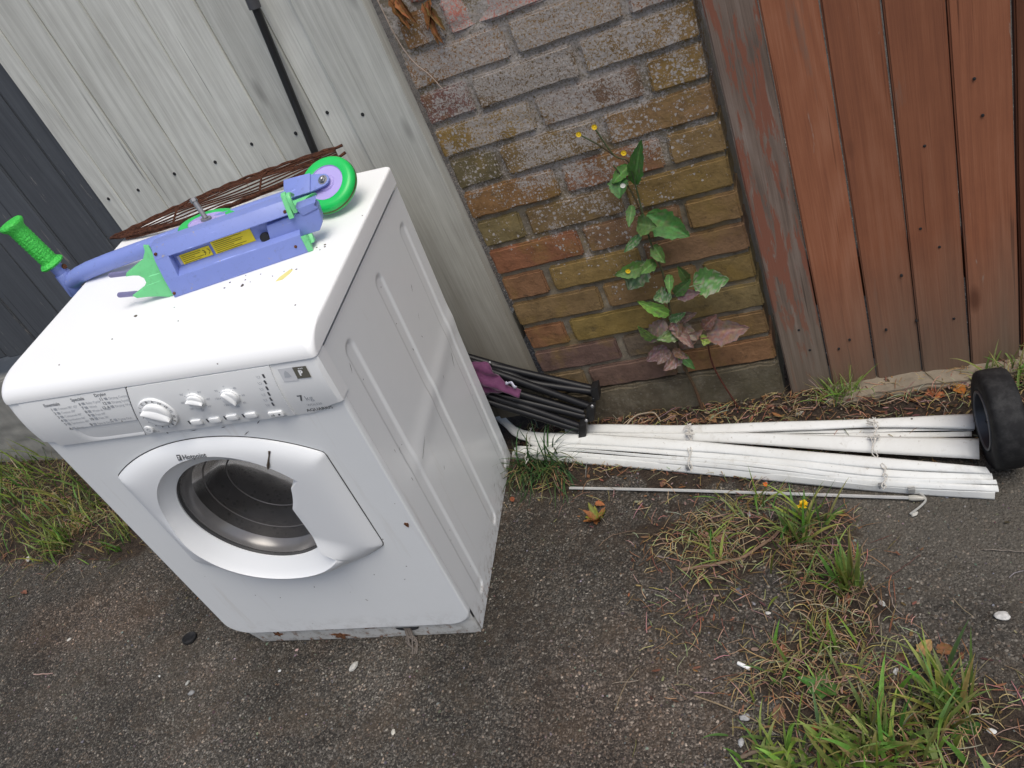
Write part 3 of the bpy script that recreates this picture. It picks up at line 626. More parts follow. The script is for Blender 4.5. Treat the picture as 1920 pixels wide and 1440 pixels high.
# --- base rail under the front, dented and rusty
bs = MB()
prof = [(.052, -.008), (.20, -.0105), (.40, -.010), (MW - .004, -.009), (MW - .002, .10), (.02, .10), (.022, .045)]
bs.prism([(x, z) for x, z in [(.050, -.010), (.30, -.0125), (MW - .003, -.008), (MW - .003, .10), (.012, .10), (.012, .055), (.034, .026)]], -.02, .004, frame((0, 0, 0), (1, 0, 0), (0, 0, 1), (0, -1, 0)), bev=.0015)
bs.build('base_rail', enamel('grimy_white_base', (.62, .62, .60), 1.0, .5, 0), wm)
for (x, z, w, h, sd) in [(.262, .004, .034, .010, 1), (.106, .022, .018, .007, 2), (.245, .034, .03, .0035, 5), (.35, .032, .03, .003, 6)]:
    q = MB(); pts = []
    for k in range(14):
        a = 2 * math.pi * k / 14; rr = 1 + .35 * math.sin(k * 2.3 + sd) + .2 * math.cos(k * 5.1 * sd)
        pts.append((x + w * .5 * rr * math.cos(a), z + h * rr * math.sin(a)))
    q.prism(pts, .0042, .0058, frame((0, 0, 0), (1, 0, 0), (0, 0, 1), (0, -1, 0))); q.build('rust_patch', rust, wm)
q = MB(); q.prism([(.438 + .028 * math.cos(a) * (1 - .0), .026 + .013 * math.sin(a)) for a in [math.pi + math.pi * k / 10 for k in range(11)]] , .0042, .0054, frame((0, 0, 0), (1, 0, 0), (0, 0, 1), (0, -1, 0))); q.build('drain_hole', seam, wm)
q = MB(); r2 = random.Random(3)
for k in range(6):
    x = .436 + r2.uniform(-.006, .01); q.tube(smooth_path([(x, -.004, .024), (x + r2.uniform(-.003, .004), -.012, .008), (x + r2.uniform(-.01, .022), -.02 - .01 * r2.random(), -.006), (x + r2.uniform(-.01, .026), -.034 - .016 * r2.random(), -.012)], 9), [.0026] * 5 + [.0018] * 4, 6)
q.build('drain_hose_stub', plain('perished_hose', (.13, .11, .095), .9, var=.4, scale=200), wm)
for (x, y) in [(.055, .05), (MW - .05, .05), (.055, MD - .05), (MW - .05, MD - .05)]:
    q = MB(); q.lathe([(.016, -.006 - (.016 if x < .1 else 0)), (.018, .0), (.012, .003), (.012, .03)], frame((x, y, 0), (1, 0, 0), (0, 1, 0), (0, 0, 1)), 20); q.build('foot', blackm, wm)
# --- front panel
def fp_inset(i):
    P = []
    x0, x1, z0, z1 = -.001 + i, MW + .0006 - i, .041 + i, .735
    r = .062 - i
    for (cx, cz, a0) in [(x1 - r * .95, z0 + r * .75, -90), ]:
        for k in range(13):
            a = R_(a0 + 90 * k / 12); P.append((cx + r * .95 * math.cos(a), cz + r * .75 * math.sin(a)))
    P += [(x1, z1), (x0, z1)]
    for k in range(13):
        a = R_(180 + 90 * k / 12); P.append((x0 + r * .95 + r * .95 * math.cos(a), z0 + r * .75 + r * .75 * math.sin(a)))
    return P
fpm = MB(); layers = [(0, 0.), (0, -.009), (.0012, -.0115), (.004, -.0128)]
n_ = len(fp_inset(0)); vs = []; fs = []
for (i, y) in layers: vs += [(x, y, z) for x, z in fp_inset(i)]
for l in range(len(layers) - 1):
    for k in range(n_): fs.append((l * n_ + k, l * n_ + (k + 1) % n_, (l + 1) * n_ + (k + 1) % n_, (l + 1) * n_ + k))
fpm.add(vs, fs)
bm = bmesh.new(); lo = [bm.verts.new((x, layers[-1][1], z)) for x, z in fp_inset(layers[-1][0])]
li = [bm.verts.new((.300 + .151 * math.cos(2 * math.pi * k / 72), layers[-1][1], .4715 + .151 * math.sin(2 * math.pi * k / 72))) for k in range(72)]
ed = [bm.edges.new((L_[k], L_[(k + 1) % len(L_)])) for L_ in (lo, li) for k in range(len(L_))]
bmesh.ops.triangle_fill(bm, use_beauty=True, use_dissolve=False, edges=ed); fpm.bm(bm)
fpm.build('front_panel', EN, wm, 30)
q = MB(); q.prism([(.586 + .0042 * math.cos(k * .7) * (1 + .3 * math.sin(k * 2.1)), .393 + .0065 * math.sin(k * .7) * (1 + .25 * math.cos(k * 1.7))) for k in range(9)], .0128, .0142, frame((0, 0, 0), (1, 0, 0), (0, 0, 1), (0, -1, 0))); q.build('rust_patch', rust, wm)
# --- lid
def rr(x0, x1, y0, y1, rf, rb, n=10):
    P = []
    for cx, cy, r, a0 in [(x1 - rf, y0 + rf, rf, -90), (x1 - rb, y1 - rb, rb, 0), (x0 + rb, y1 - rb, rb, 90), (x0 + rf, y0 + rf, rf, 180)]:
        for k in range(n + 1):
            a = R_(a0 + 90 * k / n); P.append((cx + r * math.cos(a), cy + r * math.sin(a)))
    return P
ld = MB(); vs = []; fs = []; lay = []
for k in range(19):
    t = k / 18; z = .8145 + .0355 * (1 - (1 - t) ** 2.2)
    ix = .0045 * (1 - math.sqrt(max(0, 1 - max(0, (z - .8445) / .0055) ** 2))); fy = .036 * (1 - math.sqrt(max(0, 1 - ((z - .8145) / .0355) ** 2)))
    lay.append((ix, fy, z))
lay = [(.003, .004, .8135)] + lay + [(.008, .044, .8501)]
for (i, fy, z) in lay: vs += [(x, y, z) for x, y in rr(-.0015 + i, MW + .0035 - i, -.0215 + fy, MD + .006 - i, max(.010 + 1.0 * fy - i, .006), max(.012 - i * .6, .003))]
n_ = len(rr(0, 1, 0, 1, .1, .1))
for l in range(len(lay) - 1):
    for k in range(n_): fs.append((l * n_ + k, l * n_ + (k + 1) % n_, (l + 1) * n_ + (k + 1) % n_, (l + 1) * n_ + k))
fs.append(tuple((len(lay) - 1) * n_ + k for k in range(n_))); fs.append(tuple(range(n_))[::-1])
ld.add(vs, fs); lid = ld.build('lid', ENL, wm, 40)
# --- control panel
def cy(x, z):
    t = max(0, min(1, (z - .70) / .113)); e = min(x + .002, MW + .002 - x)
    b = .0125 + .009 * math.sin(math.pi * (t * .8 + .05)) 
    k = max(0, min(1, e / .010)); b = .0128 + (b - .0128) * (math.sqrt(max(0, 1 - (1 - k) ** 2.4)) if k < 1 else 1)
    return -b - .0016
def zbot(x):
    e = min(x, MW - x); return .700 + .018 * (1 - sstep(0, .07, e))
cp = MB()
def cpf(u, t):
    x = -.002 + u * (MW + .004); zb = zbot(x); z = zb + t * (.8128 - zb); return (x, cy(x, z), z)
cp.grid(cpf, 121, 17)
cp.grid(lambda u, t: (-.002 + u * (MW + .004), lerp(cy(-.002 + u * (MW + .004), zbot(-.002 + u * (MW + .004))), .004, t), zbot(-.002 + u * (MW + .004))), 121, 3)
cp.grid(lambda u, t: (-.002 + u * (MW + .004), lerp(cy(-.002 + u * (MW + .004), .8128), .004, t), .8128), 121, 3)
for X_ in (-.002, MW + .002): cp.grid(lambda u, t: (X_, lerp(cy(X_, .75), .012, u), lerp(zbot(X_), .8128, t)), 4, 6)
cpo = cp.build('control_panel', ENP, wm, 40)
q = MB(); q.grid(lambda u, t: (u * MW, lerp(cy(u * MW, .813) + .0015, .0, t), .8134), 60, 2); q.build('lid_seam', seam, wm)
def patch(mbx, xl, xr, zl, zh, off, nx=40, nzz=24, disp=None, rim=.004):
    """raised piece lying on the panel, with its own edge all round"""
    def f(u, t):
        z = zl + t * (zh - zl); a, b = xl(z), xr(z); x = a + u * (b - a)
        return (x, cy(x, z) - off + (disp(x, z) if disp else 0), z)
    N = len(mbx.v); mbx.grid(f, nx, nzz)
    ring = [(i, 0) for i in range(nx)] + [(nx - 1, j) for j in range(1, nzz)] + [(i, nzz - 1) for i in range(nx - 2, -1, -1)] + [(0, j) for j in range(nzz - 2, 0, -1)]
    top = [mbx.v[N + j * nx + i] for i, j in ring]; B = [(x, cy(x, z) + .003, z) for x, y, z in top]
    n = len(ring); base = len(mbx.v); mbx.v += top + B; mbx.c += [(1, 1, 1)] * (2 * n)
    for k in range(n): mbx.f.append((base + k, base + (k + 1) % n, base + n + (k + 1) % n, base + n + k))
xdiv = lambda z: .2135 + .040 * max(0, (z - .7005) / .112) ** .85
dr = MB()
def dish(x, z):
    w = sstep(.085, .135, x)
    if z > .744: return 0
    return w * .017 * sstep(.700, .7435, z) 
patch(dr, lambda z: .028 + .0 * z, lambda z: xdiv(z) - .0012, .7035, .8115, .0022, 60, 70, dish)
dro = dr.build('detergent_drawer', ENP, cpo, 40)
q = MB(); q.grid(lambda u, t: (xdiv(.7005 + u * .112) - .001 + t * .0028, cy(.23, .7005 + u * .112) - .0006, .7005 + u * .112), 30, 2); q.build('drawer_gap', seam, cpo)
fa = MB(); patch(fa, lambda z: xdiv(z) + .0022, lambda z: .512 + .012 * ((z - .70) / .112) , .7035, .8115, .0032, 60, 24); fa.build('fascia', ENP, cpo, 40)
# lettering: built-in font turned into mesh, wrapped on the surface it is printed on
def text_mb(mbx, s, x, z, size, surf, align='LEFT', off=.0006, bold=0, rot=0, shear=0):
    cu = bpy.data.curves.new('t', 'FONT'); cu.body = s; cu.size = size; cu.align_x = align; cu.align_y = 'CENTER'; cu.resolution_u = 3; cu.offset = bold; cu.shear = shear
    ob = bpy.data.objects.new('t', cu); S.collection.objects.link(ob)
    dg = bpy.context.evaluated_depsgraph_get(); me = bpy.data.meshes.new_from_object(ob.evaluated_get(dg))
    vs = []
    ca, sa = math.cos(rot), math.sin(rot)
    for v in me.vertices:
        X = x + v.co.x * ca - v.co.y * sa; Z = z + v.co.x * sa + v.co.y * ca
        vs.append((X, surf(X, Z) - off, Z))
    mbx.add(vs, [tuple(p.vertices) for p in me.polygons])
    bpy.data.objects.remove(ob); bpy.data.curves.remove(cu); bpy.data.meshes.remove(me)
sfd = lambda x, z: cy(x, z) - .0022; sff = lambda x, z: cy(x, z) - .0032; sfp = cy
tx = MB(); txl = MB()
def prog(x, z, n, s):
    text_mb(tx, n, x, z, .0082, sfd, 'RIGHT', bold=.00015); text_mb(txl, s, x + .011, z, .0066, sfd)
    txl.add([(x + a, sfd(x, z) - .0006, z + b) for a, b in [(.0025, -.0028), (.008, -.0028), (.0085, .003), (.002, .003)]], [(0, 1, 2, 3)])
for i, (n, s) in enumerate([('1', 'Cotton 90° 60°'), ('2', 'Cotton 60°'), ('3', 'Coloured 40°'), ('4', 'Synthetics 60°'), ('5', 'Synthetics 40°')]): prog(.0885 + .0008 * i, .7915 - i * .0085, n, s)
for i, (n, s) in enumerate([('6', 'Baby Cycle'), ('7', 'Wool'), ('8', 'Wash & Wear'), ('9', 'Fast 60°'), ('10', 'Fast 30°')]): prog(.150 + .0006 * i, .7945 - i * .0085, n, s)
for i, (n, s) in enumerate([('11', 'Drying Cottons'), ('12', 'Drying Synthetics'), ('13 A', 'Drying Wool')]): prog(.199 - .0 * i + .001 * i, .7975 - i * .0085, n, s)
prog(.093, .7455, 'A', 'Rinse'); prog(.140, .7485, 'B', 'Spin & Drain'); prog(.186, .7515, 'C', 'Pump Out')
for s, x, z in [('Essentials', .076, .8015), ('Specials', .136, .8045), ('Drying', .186, .8065)]:
    text_mb(tx, s, x, z, .0088, sfd, bold=.00018)
    txl.box((x, sfd(x, z) - .0008, z - .0066), (x + .036, sfd(x, z) + .001, z - .0060))
text_mb(txl, '1-5 kg', .073, .7205, .007, cy, 'LEFT'); text_mb(tx, 'aa', .086, .714, .008, cy)
tx.build('programme_numbers', inkm, dro, None); txl.build('programme_names', inkl, dro, None)
FR = lambda x, z, y=None: frame((x, cy(x, z) - .0032 if y is None else y, z), (1, 0, 0), (0, 0, 1), (0, -1, 0))
# dial and knobs
def knob(cx_, cz_, rb, rk, ang, ticks, hgt=.014, name='knob'):
    y0 = cy(cx_, cz_) - .0032
    b = MB(); b.lathe([(rb, -.004), (rb, .0012), (rb - .0015, .0028), (rk + .0015, .0028), (rk + .0005, .0008)], FR(cx_, cz_), 56, cap1=True); kb = b.build(name, ENP, cpo, 40)
    k = MB(); k.lathe([(rk, .0005), (rk, hgt * .45), (rk - .0015, hgt * .6), (rk * .75, hgt * .68)], FR(cx_, cz_), 48)
    ca, sa = math.cos(ang), math.sin(ang); fm = FR(cx_, cz_) @ Matrix.Rotation(ang, 4, 'Z')
    def ridge(u, t):
        x = (u - .5) * 2 * rk * .99; w = rk * .62 * math.sqrt(max(0.02, 1 - (x / rk) ** 2)); a = (t - .5) * 2
        return fm @ Vector((x, a * w, hgt * .45 + (hgt * .6) * (1 - abs(a) ** 1.6)))
    k.grid(ridge, 24, 13); k.build('grip', ENP, kb, 50)
    return kb
dial = knob(.281, .7535, .0335, .0245, R_(-28), 0, .0135, 'dial')
dl = MB(); seq = ['C', 'B', 'A', '13', '12', '11', '10', '9', '8', '7', '6', '5', '4', '3', '2', '1']
for i, s in enumerate(seq):
    a = R_(118 - i * 22.5); y0 = cy(.281, .7535) - .0032 - .0028
    text_mb(dl, s, .281 + .0288 * math.cos(a), .7535 + .0288 * math.sin(a), .0064, lambda x, z: y0, 'CENTER', bold=.00012, rot=a - math.pi / 2)
dl.build('dial_numbers', ink, dial, None)
k1 = knob(.365, .7685, .0158, .0140, R_(-20), 8, .0095); k2 = knob(.4295, .7665, .0158, .0142, R_(-62), 8, .0095)
kt = MB()
for cx_, cz_, lab in [(.365, .7685, ['*', '90°', '40°', '30°', '20°', '50°', '60°', '70°']), (.4295, .7665, ['o', '40', '60', '80', '100', '120', '150', '90'])]:
    for i, s in enumerate(lab):
        a = R_(90 - i * 45); text_mb(kt, s, cx_ + .0245 * math.cos(a), cz_ + .0225 * math.sin(a), .0058, sff, 'CENTER')
        kt.add([(cx_ + rr_ * math.cos(a + da), sff(cx_, cz_) - .0007, cz_ + rr_ * math.sin(a + da)) for rr_, da in ((.0168, -.03), (.019, -.03), (.019, .03), (.0168, .03))], [(0, 1, 2, 3)])
# buttons
for i, (x, z, w, h) in enumerate([(.336, .7215, .020, .010), (.3712, .7205, .020, .010), (.406, .7215, .020, .010), (.441, .7205, .020, .010), (.4855, .7155, .026, .0105)]):
    b = MB(); b.prism([(-w / 2, -h / 2), (w / 2, -h / 2), (w / 2, h / 2), (-w / 2, h / 2)], -.003, .0045, FR(x, z), bev=.0014); bo = b.build('button', ENP, cpo, 40)
    t = MB(); 
    if i < 4: t.box((x - w / 2 - .0065, sff(x, z) - .0009, z - .004), (x - w / 2 - .004, sff(x, z) + .002, z + .004)); t.build('indicator_bar', ink, bo)
    else:
        text_mb(t, 'x6', x - .005, z, .0075, lambda a, c: sff(x, z) - .0046, 'CENTER'); t.box((x + .0055, sff(x, z) - .0056, z - .0014), (x + .0083, sff(x, z) - .003, z + .0014)); t.build('button_mark', ink, bo, None)
    text_mb(kt, ['Delay', 'Iron', 'Rinse', 'Spin', 'Start/Pause'][i], x + .003, z - .0092, .0052, sff, 'CENTER')
b = MB(); b.lathe([(.0082, -.003), (.0082, .002), (.0072, .0034)], FR(.2365, .7185), 32); bo = b.build('button', ENP, cpo, 40)
t = MB(); t.lathe([(.0034, .0036), (.0034, .0040), (.0026, .0040), (.0026, .0036)], FR(.2365, .7185), 24, cap0=False, cap1=False); t.box((.2360, sff(.2365, .7185) - .0041, .7187), (.2370, sff(.2365, .7185) - .0036, .7225)); t.build('power_mark', inkl, bo)
text_mb(kt, 'On/Off', .243, .7085, .0048, sff, 'CENTER')
for i in range(6):
    x = lerp(.5075, .4925, i / 5); z = lerp(.7965, .7385, i / 5); t = MB(); t.box((x - .0014, sff(x, z) - .0009, z - .0036), (x + .0014, sff(x, z) + .002, z + .0036)); t.build('status_light', ink, cpo)
    q = z; kx = x - .010
    for a, b2 in [((-.003, .0025), (-.002, -.0025)), ((-.002, -.0025), (.002, -.0025)), ((.002, -.0025), (.003, .0025)), ((-.001, .0), (.001, .0018))]:
        d = Vector((b2[0] - a[0], 0, b2[1] - a[1])).normalized() * .0003; nrm = Vector((-d.z, 0, d.x))
        kt.add([Vector((kx + a[0], sff(kx, q) - .0006, q + a[1])) + nrm, Vector((kx + b2[0], sff(kx, q) - .0006, q + b2[1])) + nrm, Vector((kx + b2[0], sff(kx, q) - .0006, q + b2[1])) - nrm, Vector((kx + a[0], sff(kx, q) - .0006, q + a[1])) - nrm], [(0, 1, 2, 3)])
kt.build('control_markings', inkl, cpo, None)
bt = MB(); text_mb(bt, '7', .5385, .7395, .0185, sfp, 'LEFT', bold=.0003); text_mb(bt, 'AQUARIUS', .560, .7085, .0098, sfp, 'CENTER', bold=.0001); bt.build('badge_text', ink, cpo, None)
bt = MB(); text_mb(bt, 'kg', .5495, .7375, .0155, sfp, 'LEFT'); text_mb(bt, 'WDL520', .558, .7215, .0072, sfp, 'CENTER'); bt.build('badge_subtext', inkl, cpo, None)
def surf_poly(mbx, poly, surf, off):
    mbx.add([(x, surf(x, z) - off, z) for x, z in poly], [tuple(range(len(poly)))])
st = MB(); surf_poly(st, [(.5595, .781), (.583, .780), (.583, .8015), (.5595, .8025)], sfp, .0014); st.build('dark_sticker', plain('olive_sticker', (.115, .11, .088), .55), cpo, None)
st = MB(); surf_poly(st, [(.534, .7785), (.5592, .7775), (.5592, .8025), (.534, .8025)], sfp, .0010); st.build('pale_sticker', plain('pale_sticker', (.60, .61, .63), .5), cpo, None)
st = MB(); text_mb(st, 'P', .5665, .7905, .013, sfp, 'LEFT', .0018, bold=.0007); text_mb(st, '•••', .5725, .7985, .0085, sfp, 'CENTER', .0018); st.build('sticker_print', ENL, cpo, None)
st = MB(); st.add([(x, sfp(x, z) - .0014, z) for x, z in [(.5395, .7865), (.5515, .7865), (.5495, .794), (.5455, .799), (.5415, .794)]], [(0, 1, 2, 3, 4)]); st.build('sticker_print', inkl, cpo, None)
# --- door
DC = (.300, .4715)
def door_out(th):
    dx, dz = math.cos(th), math.sin(th); best = 9
    for X in (.0815, .5165):
        if abs(dx) > 1e-6:
            t = (X - DC[0]) / dx
            if t > 0: best = min(best, t)
    for (cz, R) in ((.6745 - .374, .374), (.2705 + .374, .374)):
        ox, oz = DC[0] - .299, DC[1] - cz; bq = ox * dx + oz * dz; cq = ox * ox + oz * oz - R * R; t = -bq + math.sqrt(bq * bq - cq); best = min(best, t)
    return best
def softmin(th, w=.035):
    return sum(door_out(th + w * k / 4) * g for k, g in zip(range(-4, 5), (.02, .06, .12, .18, .24, .18, .12, .06, .02)))
CUT = .4005 - DC[0]
def hole_r(th, R):
    c_ = math.cos(th)
    if c_ > 0 and R * c_ > CUT:
        r = CUT / c_; z = r * math.sin(th)
        if z > .018: r = min(R, r + (z - .018) * .75)
        elif z < -.102: r = min(R, r + (-.102 - z) * .9)
        return r
    return R
def rimR(th): return .174 + .010 * max(0, -math.sin(th))
def door_face_y(x, z):
    d = [x - .0815, .5165 - x, .374 - math.hypot(x - .299, z - (.6745 - .374)), .374 - math.hypot(x - .299, z - (.2705 + .374))]
    d = [max(q, .0004) for q in d]
    m = sum(q ** -4 for q in d) ** -.25
    th = math.atan2(z - DC[1], x - DC[0]); r = math.hypot(x - DC[0], z - DC[1])
    lip = .013 * sstep(.25, -.45, math.sin(th)) * (1 - sstep(.62, .86, math.cos(th)))
    e = max(0, r - rimR(th) - .003)
    return -.0158 - .019 * (1 - math.exp(-m / .016)) - lip * math.exp(-(e / .017) ** 2) * min(1, m / .012)
dm = MB(); NTH = 360; rows = []
def door_prof(th):
    ro = softmin(th); Rr = rimR(th); cut = hole_r(th, .147) < .1469; rim = min(Rr, ro - .003)
    if cut: rim = hole_r(th, .147) + .004
    out = [(ro, -.0115), (ro, -.0155)]
    for k in range(10):
        t = 1 - k / 9; r = rim + (ro - .0006 - rim) * t
        x = DC[0] + r * math.cos(th); z = DC[1] + r * math.sin(th); out.append((r, min(-.0160, door_face_y(x, z))))
    yr = out[-1][1]; rg = hole_r(th, .147)
    if cut: out += [(rg + .0012, yr + .0006), (rg, yr + .003), (rg, yr + .010), (rg, yr + .020), (rg, yr + .024)]
    else:
        for t in (.08, .35, .7, 1.0): out.append((lerp(rim, rg, t), lerp(yr + .0012, -.014, t ** .9)))
        out.append((rg, -.008))
    return out
P = [door_prof(2 * math.pi * k / NTH) for k in range(NTH)]; npf = len(P[0]); vs = []; fs = []
for k in range(NTH):
    th = 2 * math.pi * k / NTH
    for (r, y) in P[k]: vs.append((DC[0] + r * math.cos(th), y, DC[1] + r * math.sin(th)))
for k in range(NTH):
    k2_ = (k + 1) % NTH
    for j in range(npf - 1): fs.append((k * npf + j, k2_ * npf + j, k2_ * npf + j + 1, k * npf + j + 1))
dm.add(vs, fs); door = dm.build('door', SILV, wm, 32)
q = MB(); q.grid(lambda u, t: (DC[0] + (softmin(2 * math.pi * u) * lerp(.9, 1, t) + .0022 * t) * math.cos(2 * math.pi * u), -.0132, DC[1] + (softmin(2 * math.pi * u) * lerp(.9, 1, t) + .0022 * t) * math.sin(2 * math.pi * u)), 180, 2, closed_u=True); q.build('door_gap', seam, wm, None)
# window: rubber ring, bowl of dark glass, steel drum behind
rg = MB(); FRD = frame((DC[0], 0, DC[1]), (1, 0, 0), (0, 0, 1), (0, -1, 0))
rg.lathe([(.150, .008), (.1475, .0115), (.1455, .0110), (.1445, .006)], FRD, 96, cap0=False, cap1=False); rg.build('window_ring', plain('dark_window_gasket', (.05, .05, .052), .4), door, 60)
rg = MB(); rg.lathe([(.1443, .005), (.1425, -.004), (.1385, -.013), (.1325, -.021)], FRD, 96, cap0=False, cap1=False); rg.build('bowl_rim', plain('refraction_grey_rim', (.17, .165, .165), .22, .25, .6, var=.3, scale=18), door, 60)  # grey colour stands in for light refracted at the edge of the glass bowl
gm = NT('dark_glass'); tr = gm.node('ShaderNodeBsdfTransparent'); tr.inputs[0].default_value = (.50, .48, .47, 1); gl = gm.node('ShaderNodeBsdfGlossy'); gl.inputs['Roughness'].default_value = .22
fr_ = gm.node('ShaderNodeFresnel'); fr_.inputs['IOR'].default_value = 1.22; dfz = gm.node('ShaderNodeBsdfDiffuse'); vv = gm.coord()
dfz.inputs[0].default_value = (.15, .142, .138, 1)
mx0 = gm.node('ShaderNodeMixShader'); gm.l(gm.ramp(gm.noise(vv, 14, 5, .7), [(.35, .22), (.75, .42)]), mx0.inputs[0]); gm.l(tr.outputs[0], mx0.inputs[1]); gm.l(dfz.outputs[0], mx0.inputs[2])
mxs = gm.node('ShaderNodeMixShader'); gm.l(fr_.outputs[0], mxs.inputs[0]); gm.l(mx0.outputs[0], mxs.inputs[1]); gm.l(gl.outputs[0], mxs.inputs[2])
gm.l(mxs.outputs[0], gm.n['Material Output'].inputs['Surface'])
g = MB(); g.lathe([(.1326, -.021), (.125, -.032), (.112, -.050), (.096, -.064), (.070, -.073), (.035, -.077), (.001, -.078)], FRD, 96, cap0=False); g.build('window_glass', gm.m, door, 180)
for r_, h_ in ((.1185, -.0405), (.0835, -.0685)):
    g = MB(); g.lathe([(r_ + .0012, h_ + .0016), (r_, h_ + .0022), (r_ - .0012, h_ + .0008)], FRD, 96, cap0=False, cap1=False); g.build('glass_moulding_line', plain('pale_glass_line', (.12, .11, .105), .3), door, 60)
dsm = NT('drum_steel'); vv = dsm.coord(); dsm.col(dsm.mix(dsm.ramp(dsm.voro(vv, 70), [(.2, 1), (.3, 0)]), (.10, .096, .094), (.02, .02, .02))); dsm.rough(.55); dsm.p.inputs['Metallic'].default_value = .8
d = MB(); d.lathe([(.150, -.012), (.165, -.03), (.168, -.07), (.155, -.072), (.21, -.080), (.215, -.30), (.20, -.33), (.001, -.335)], FRD, 72, cap0=False)
for k in range(3):
    a = R_(90 + 120 * k + 20); d.box((-.02, .17, -.29), (.02, .222, -.09), FRD @ Matrix.Rotation(a, 4, 'Z'), bev=.008)
d.build('drum', dsm.m, wm, 40)
lg = MB(); text_mb(lg, 'Hotpoint', .2645, .6505, .0132, door_face_y, 'LEFT', .0018, bold=.0002)
lg.add([(x, door_face_y(x, z) - .0018, z) for x, z in [(.2535, .6455), (.2615, .6455), (.2615, .6565), (.2535, .6565)]], [(0, 1, 2, 3)]); lg.build('door_lettering', ink, door, None)
lg = MB(); text_mb(lg, '7', .2575, .651, .009, door_face_y, 'CENTER', .0023, bold=.0003); lg.build('door_emblem', ENL, door, None)
# squashed leaf stem stuck on the door
q = MB(); yy = lambda x, z: door_face_y(x, z) - .0015
q.tube([(x, yy(x, z), z) for x, z in [(.412, .602), (.418, .612), (.421, .618), (.428, .630), (.431, .637)]], [.0012, .003, .0018, .0012, .0022], 6)
tag(q.build('dirt_smear', plain('dried_mud', (.07, .05, .035), .9), door), 'dark dried smear on the door face')
# black scuffs and scratches on the right side and front
q = MB(); r2 = random.Random(12)
for (a, b) in [((0.157,0.451),(0.088,0.423)),((0.068,0.516),(0.055,0.513)),((0.175,0.342),(0.168,0.335)),((0.428,0.435),(0.412,0.401)),((0.342,0.444),(0.341,0.433)),((0.280,0.575),(0.278,0.568)),((0.500,0.078),(0.497,0.057)),((0.409,0.078),(0.402,0.056)),((0.354,0.070),(0.338,0.067)),((0.043,0.537),(0.043,0.527)),((0.054,0.737),(0.046,0.720)),((0.047,0.455),(0.047,0.444)),((.36,.60),(.352,.588)),((.385,.655),(.378,.64)),((.33,.565),(.335,.556))]:
    A, B = Vector((0, *a)), Vector((0, *b)); d = (B - A).normalized(); n = Vector((0, -d.z, d.y)); w = r2.uniform(.0004, .0011); pts = [A.lerp(B, t) + n * (r2.uniform(-1, 1) * .0008) for t in (0, .3, .6, 1)]
    L_ = [p + n * w * k for p, k in zip(pts, (.2, 1, .8, .1))]; Rr = [p - n * w * k for p, k in zip(pts, (.2, 1, .8, .1))]
    q.add([(MW - sidey(p.y, p.z) + .0006, p.y, p.z) for p in L_ + Rr], [(k, k + 1, k + 5, k + 4) for k in range(3)])
for (x, z, L_, an) in [(.392, .668, .018, .5), (.43, .69, .012, .6), (.45, .70, .016, .5), (.30, .21, .008, 1.2), (.51, .22, .006, .3), (.40, .15, .01, 2.0), (.20, .18, .006, .8), (.36, .692, .012, .1), (.30, .694, .016, .05)]:
    d = Vector((math.cos(an), 0, math.sin(an))); n = Vector((-d.z, 0, d.x)) * .0006; A = Vector((x, -.0136, z))
    q.add([A - n, A + d * L_ * .5 - n * 1.3, A + d * L_, A + d * L_ * .5 + n * 1.3], [(0, 1, 2, 3)])
tag(q.build('scuff', plain('dark_scuff', (.10, .085, .08), .8), wm, None, fixn=False), 'dark scuffs and scratches')
# crumbs and chips on the lid
q = MB(); r2 = random.Random(8)
for (x, y, s) in [(.418, .165, .0032), (.19, .205, .003), (.215, .13, .003), (.20, .07, .0014), (.325, .09, .0012), (.555, .075, .0014), (.12, .02, .0015), (.55, .25, .002), (.552, .243, .0018), (.545, .236, .0012), (.535, .246, .0014), (.62 - .02, .33, .0012)] + [(.29 + r2.random() * .24, .155 + r2.random() * .05 + r2.random() * .03, .0009 + r2.random() * .0008) for _ in range(26)]:
    bm = bmesh.new(); bmesh.ops.create_icosphere(bm, subdivisions=1, radius=s)
    for v in bm.verts: v.co = Vector((v.co.x * 1.3, v.co.y, v.co.z * .5)) * (1 + .4 * noise.noise(v.co * 400))
    q.bm(bm, Matrix.Translation((x, y, .8505)) @ Matrix.Rotation(r2.random() * 6, 4, 'Z'))
q.build('dirt_specks', plain('dark_crumbs', (.09, .075, .06), .9), lid)
q = MB(); q.prism([(.487, .158), (.499, .160), (.507, .174), (.510, .186), (.503, .188), (.495, .176), (.490, .170)], .8501, .8508); q.build('yellow_mark', plain('pale_yellow_smear', (.75, .68, .25), .6), lid, None)
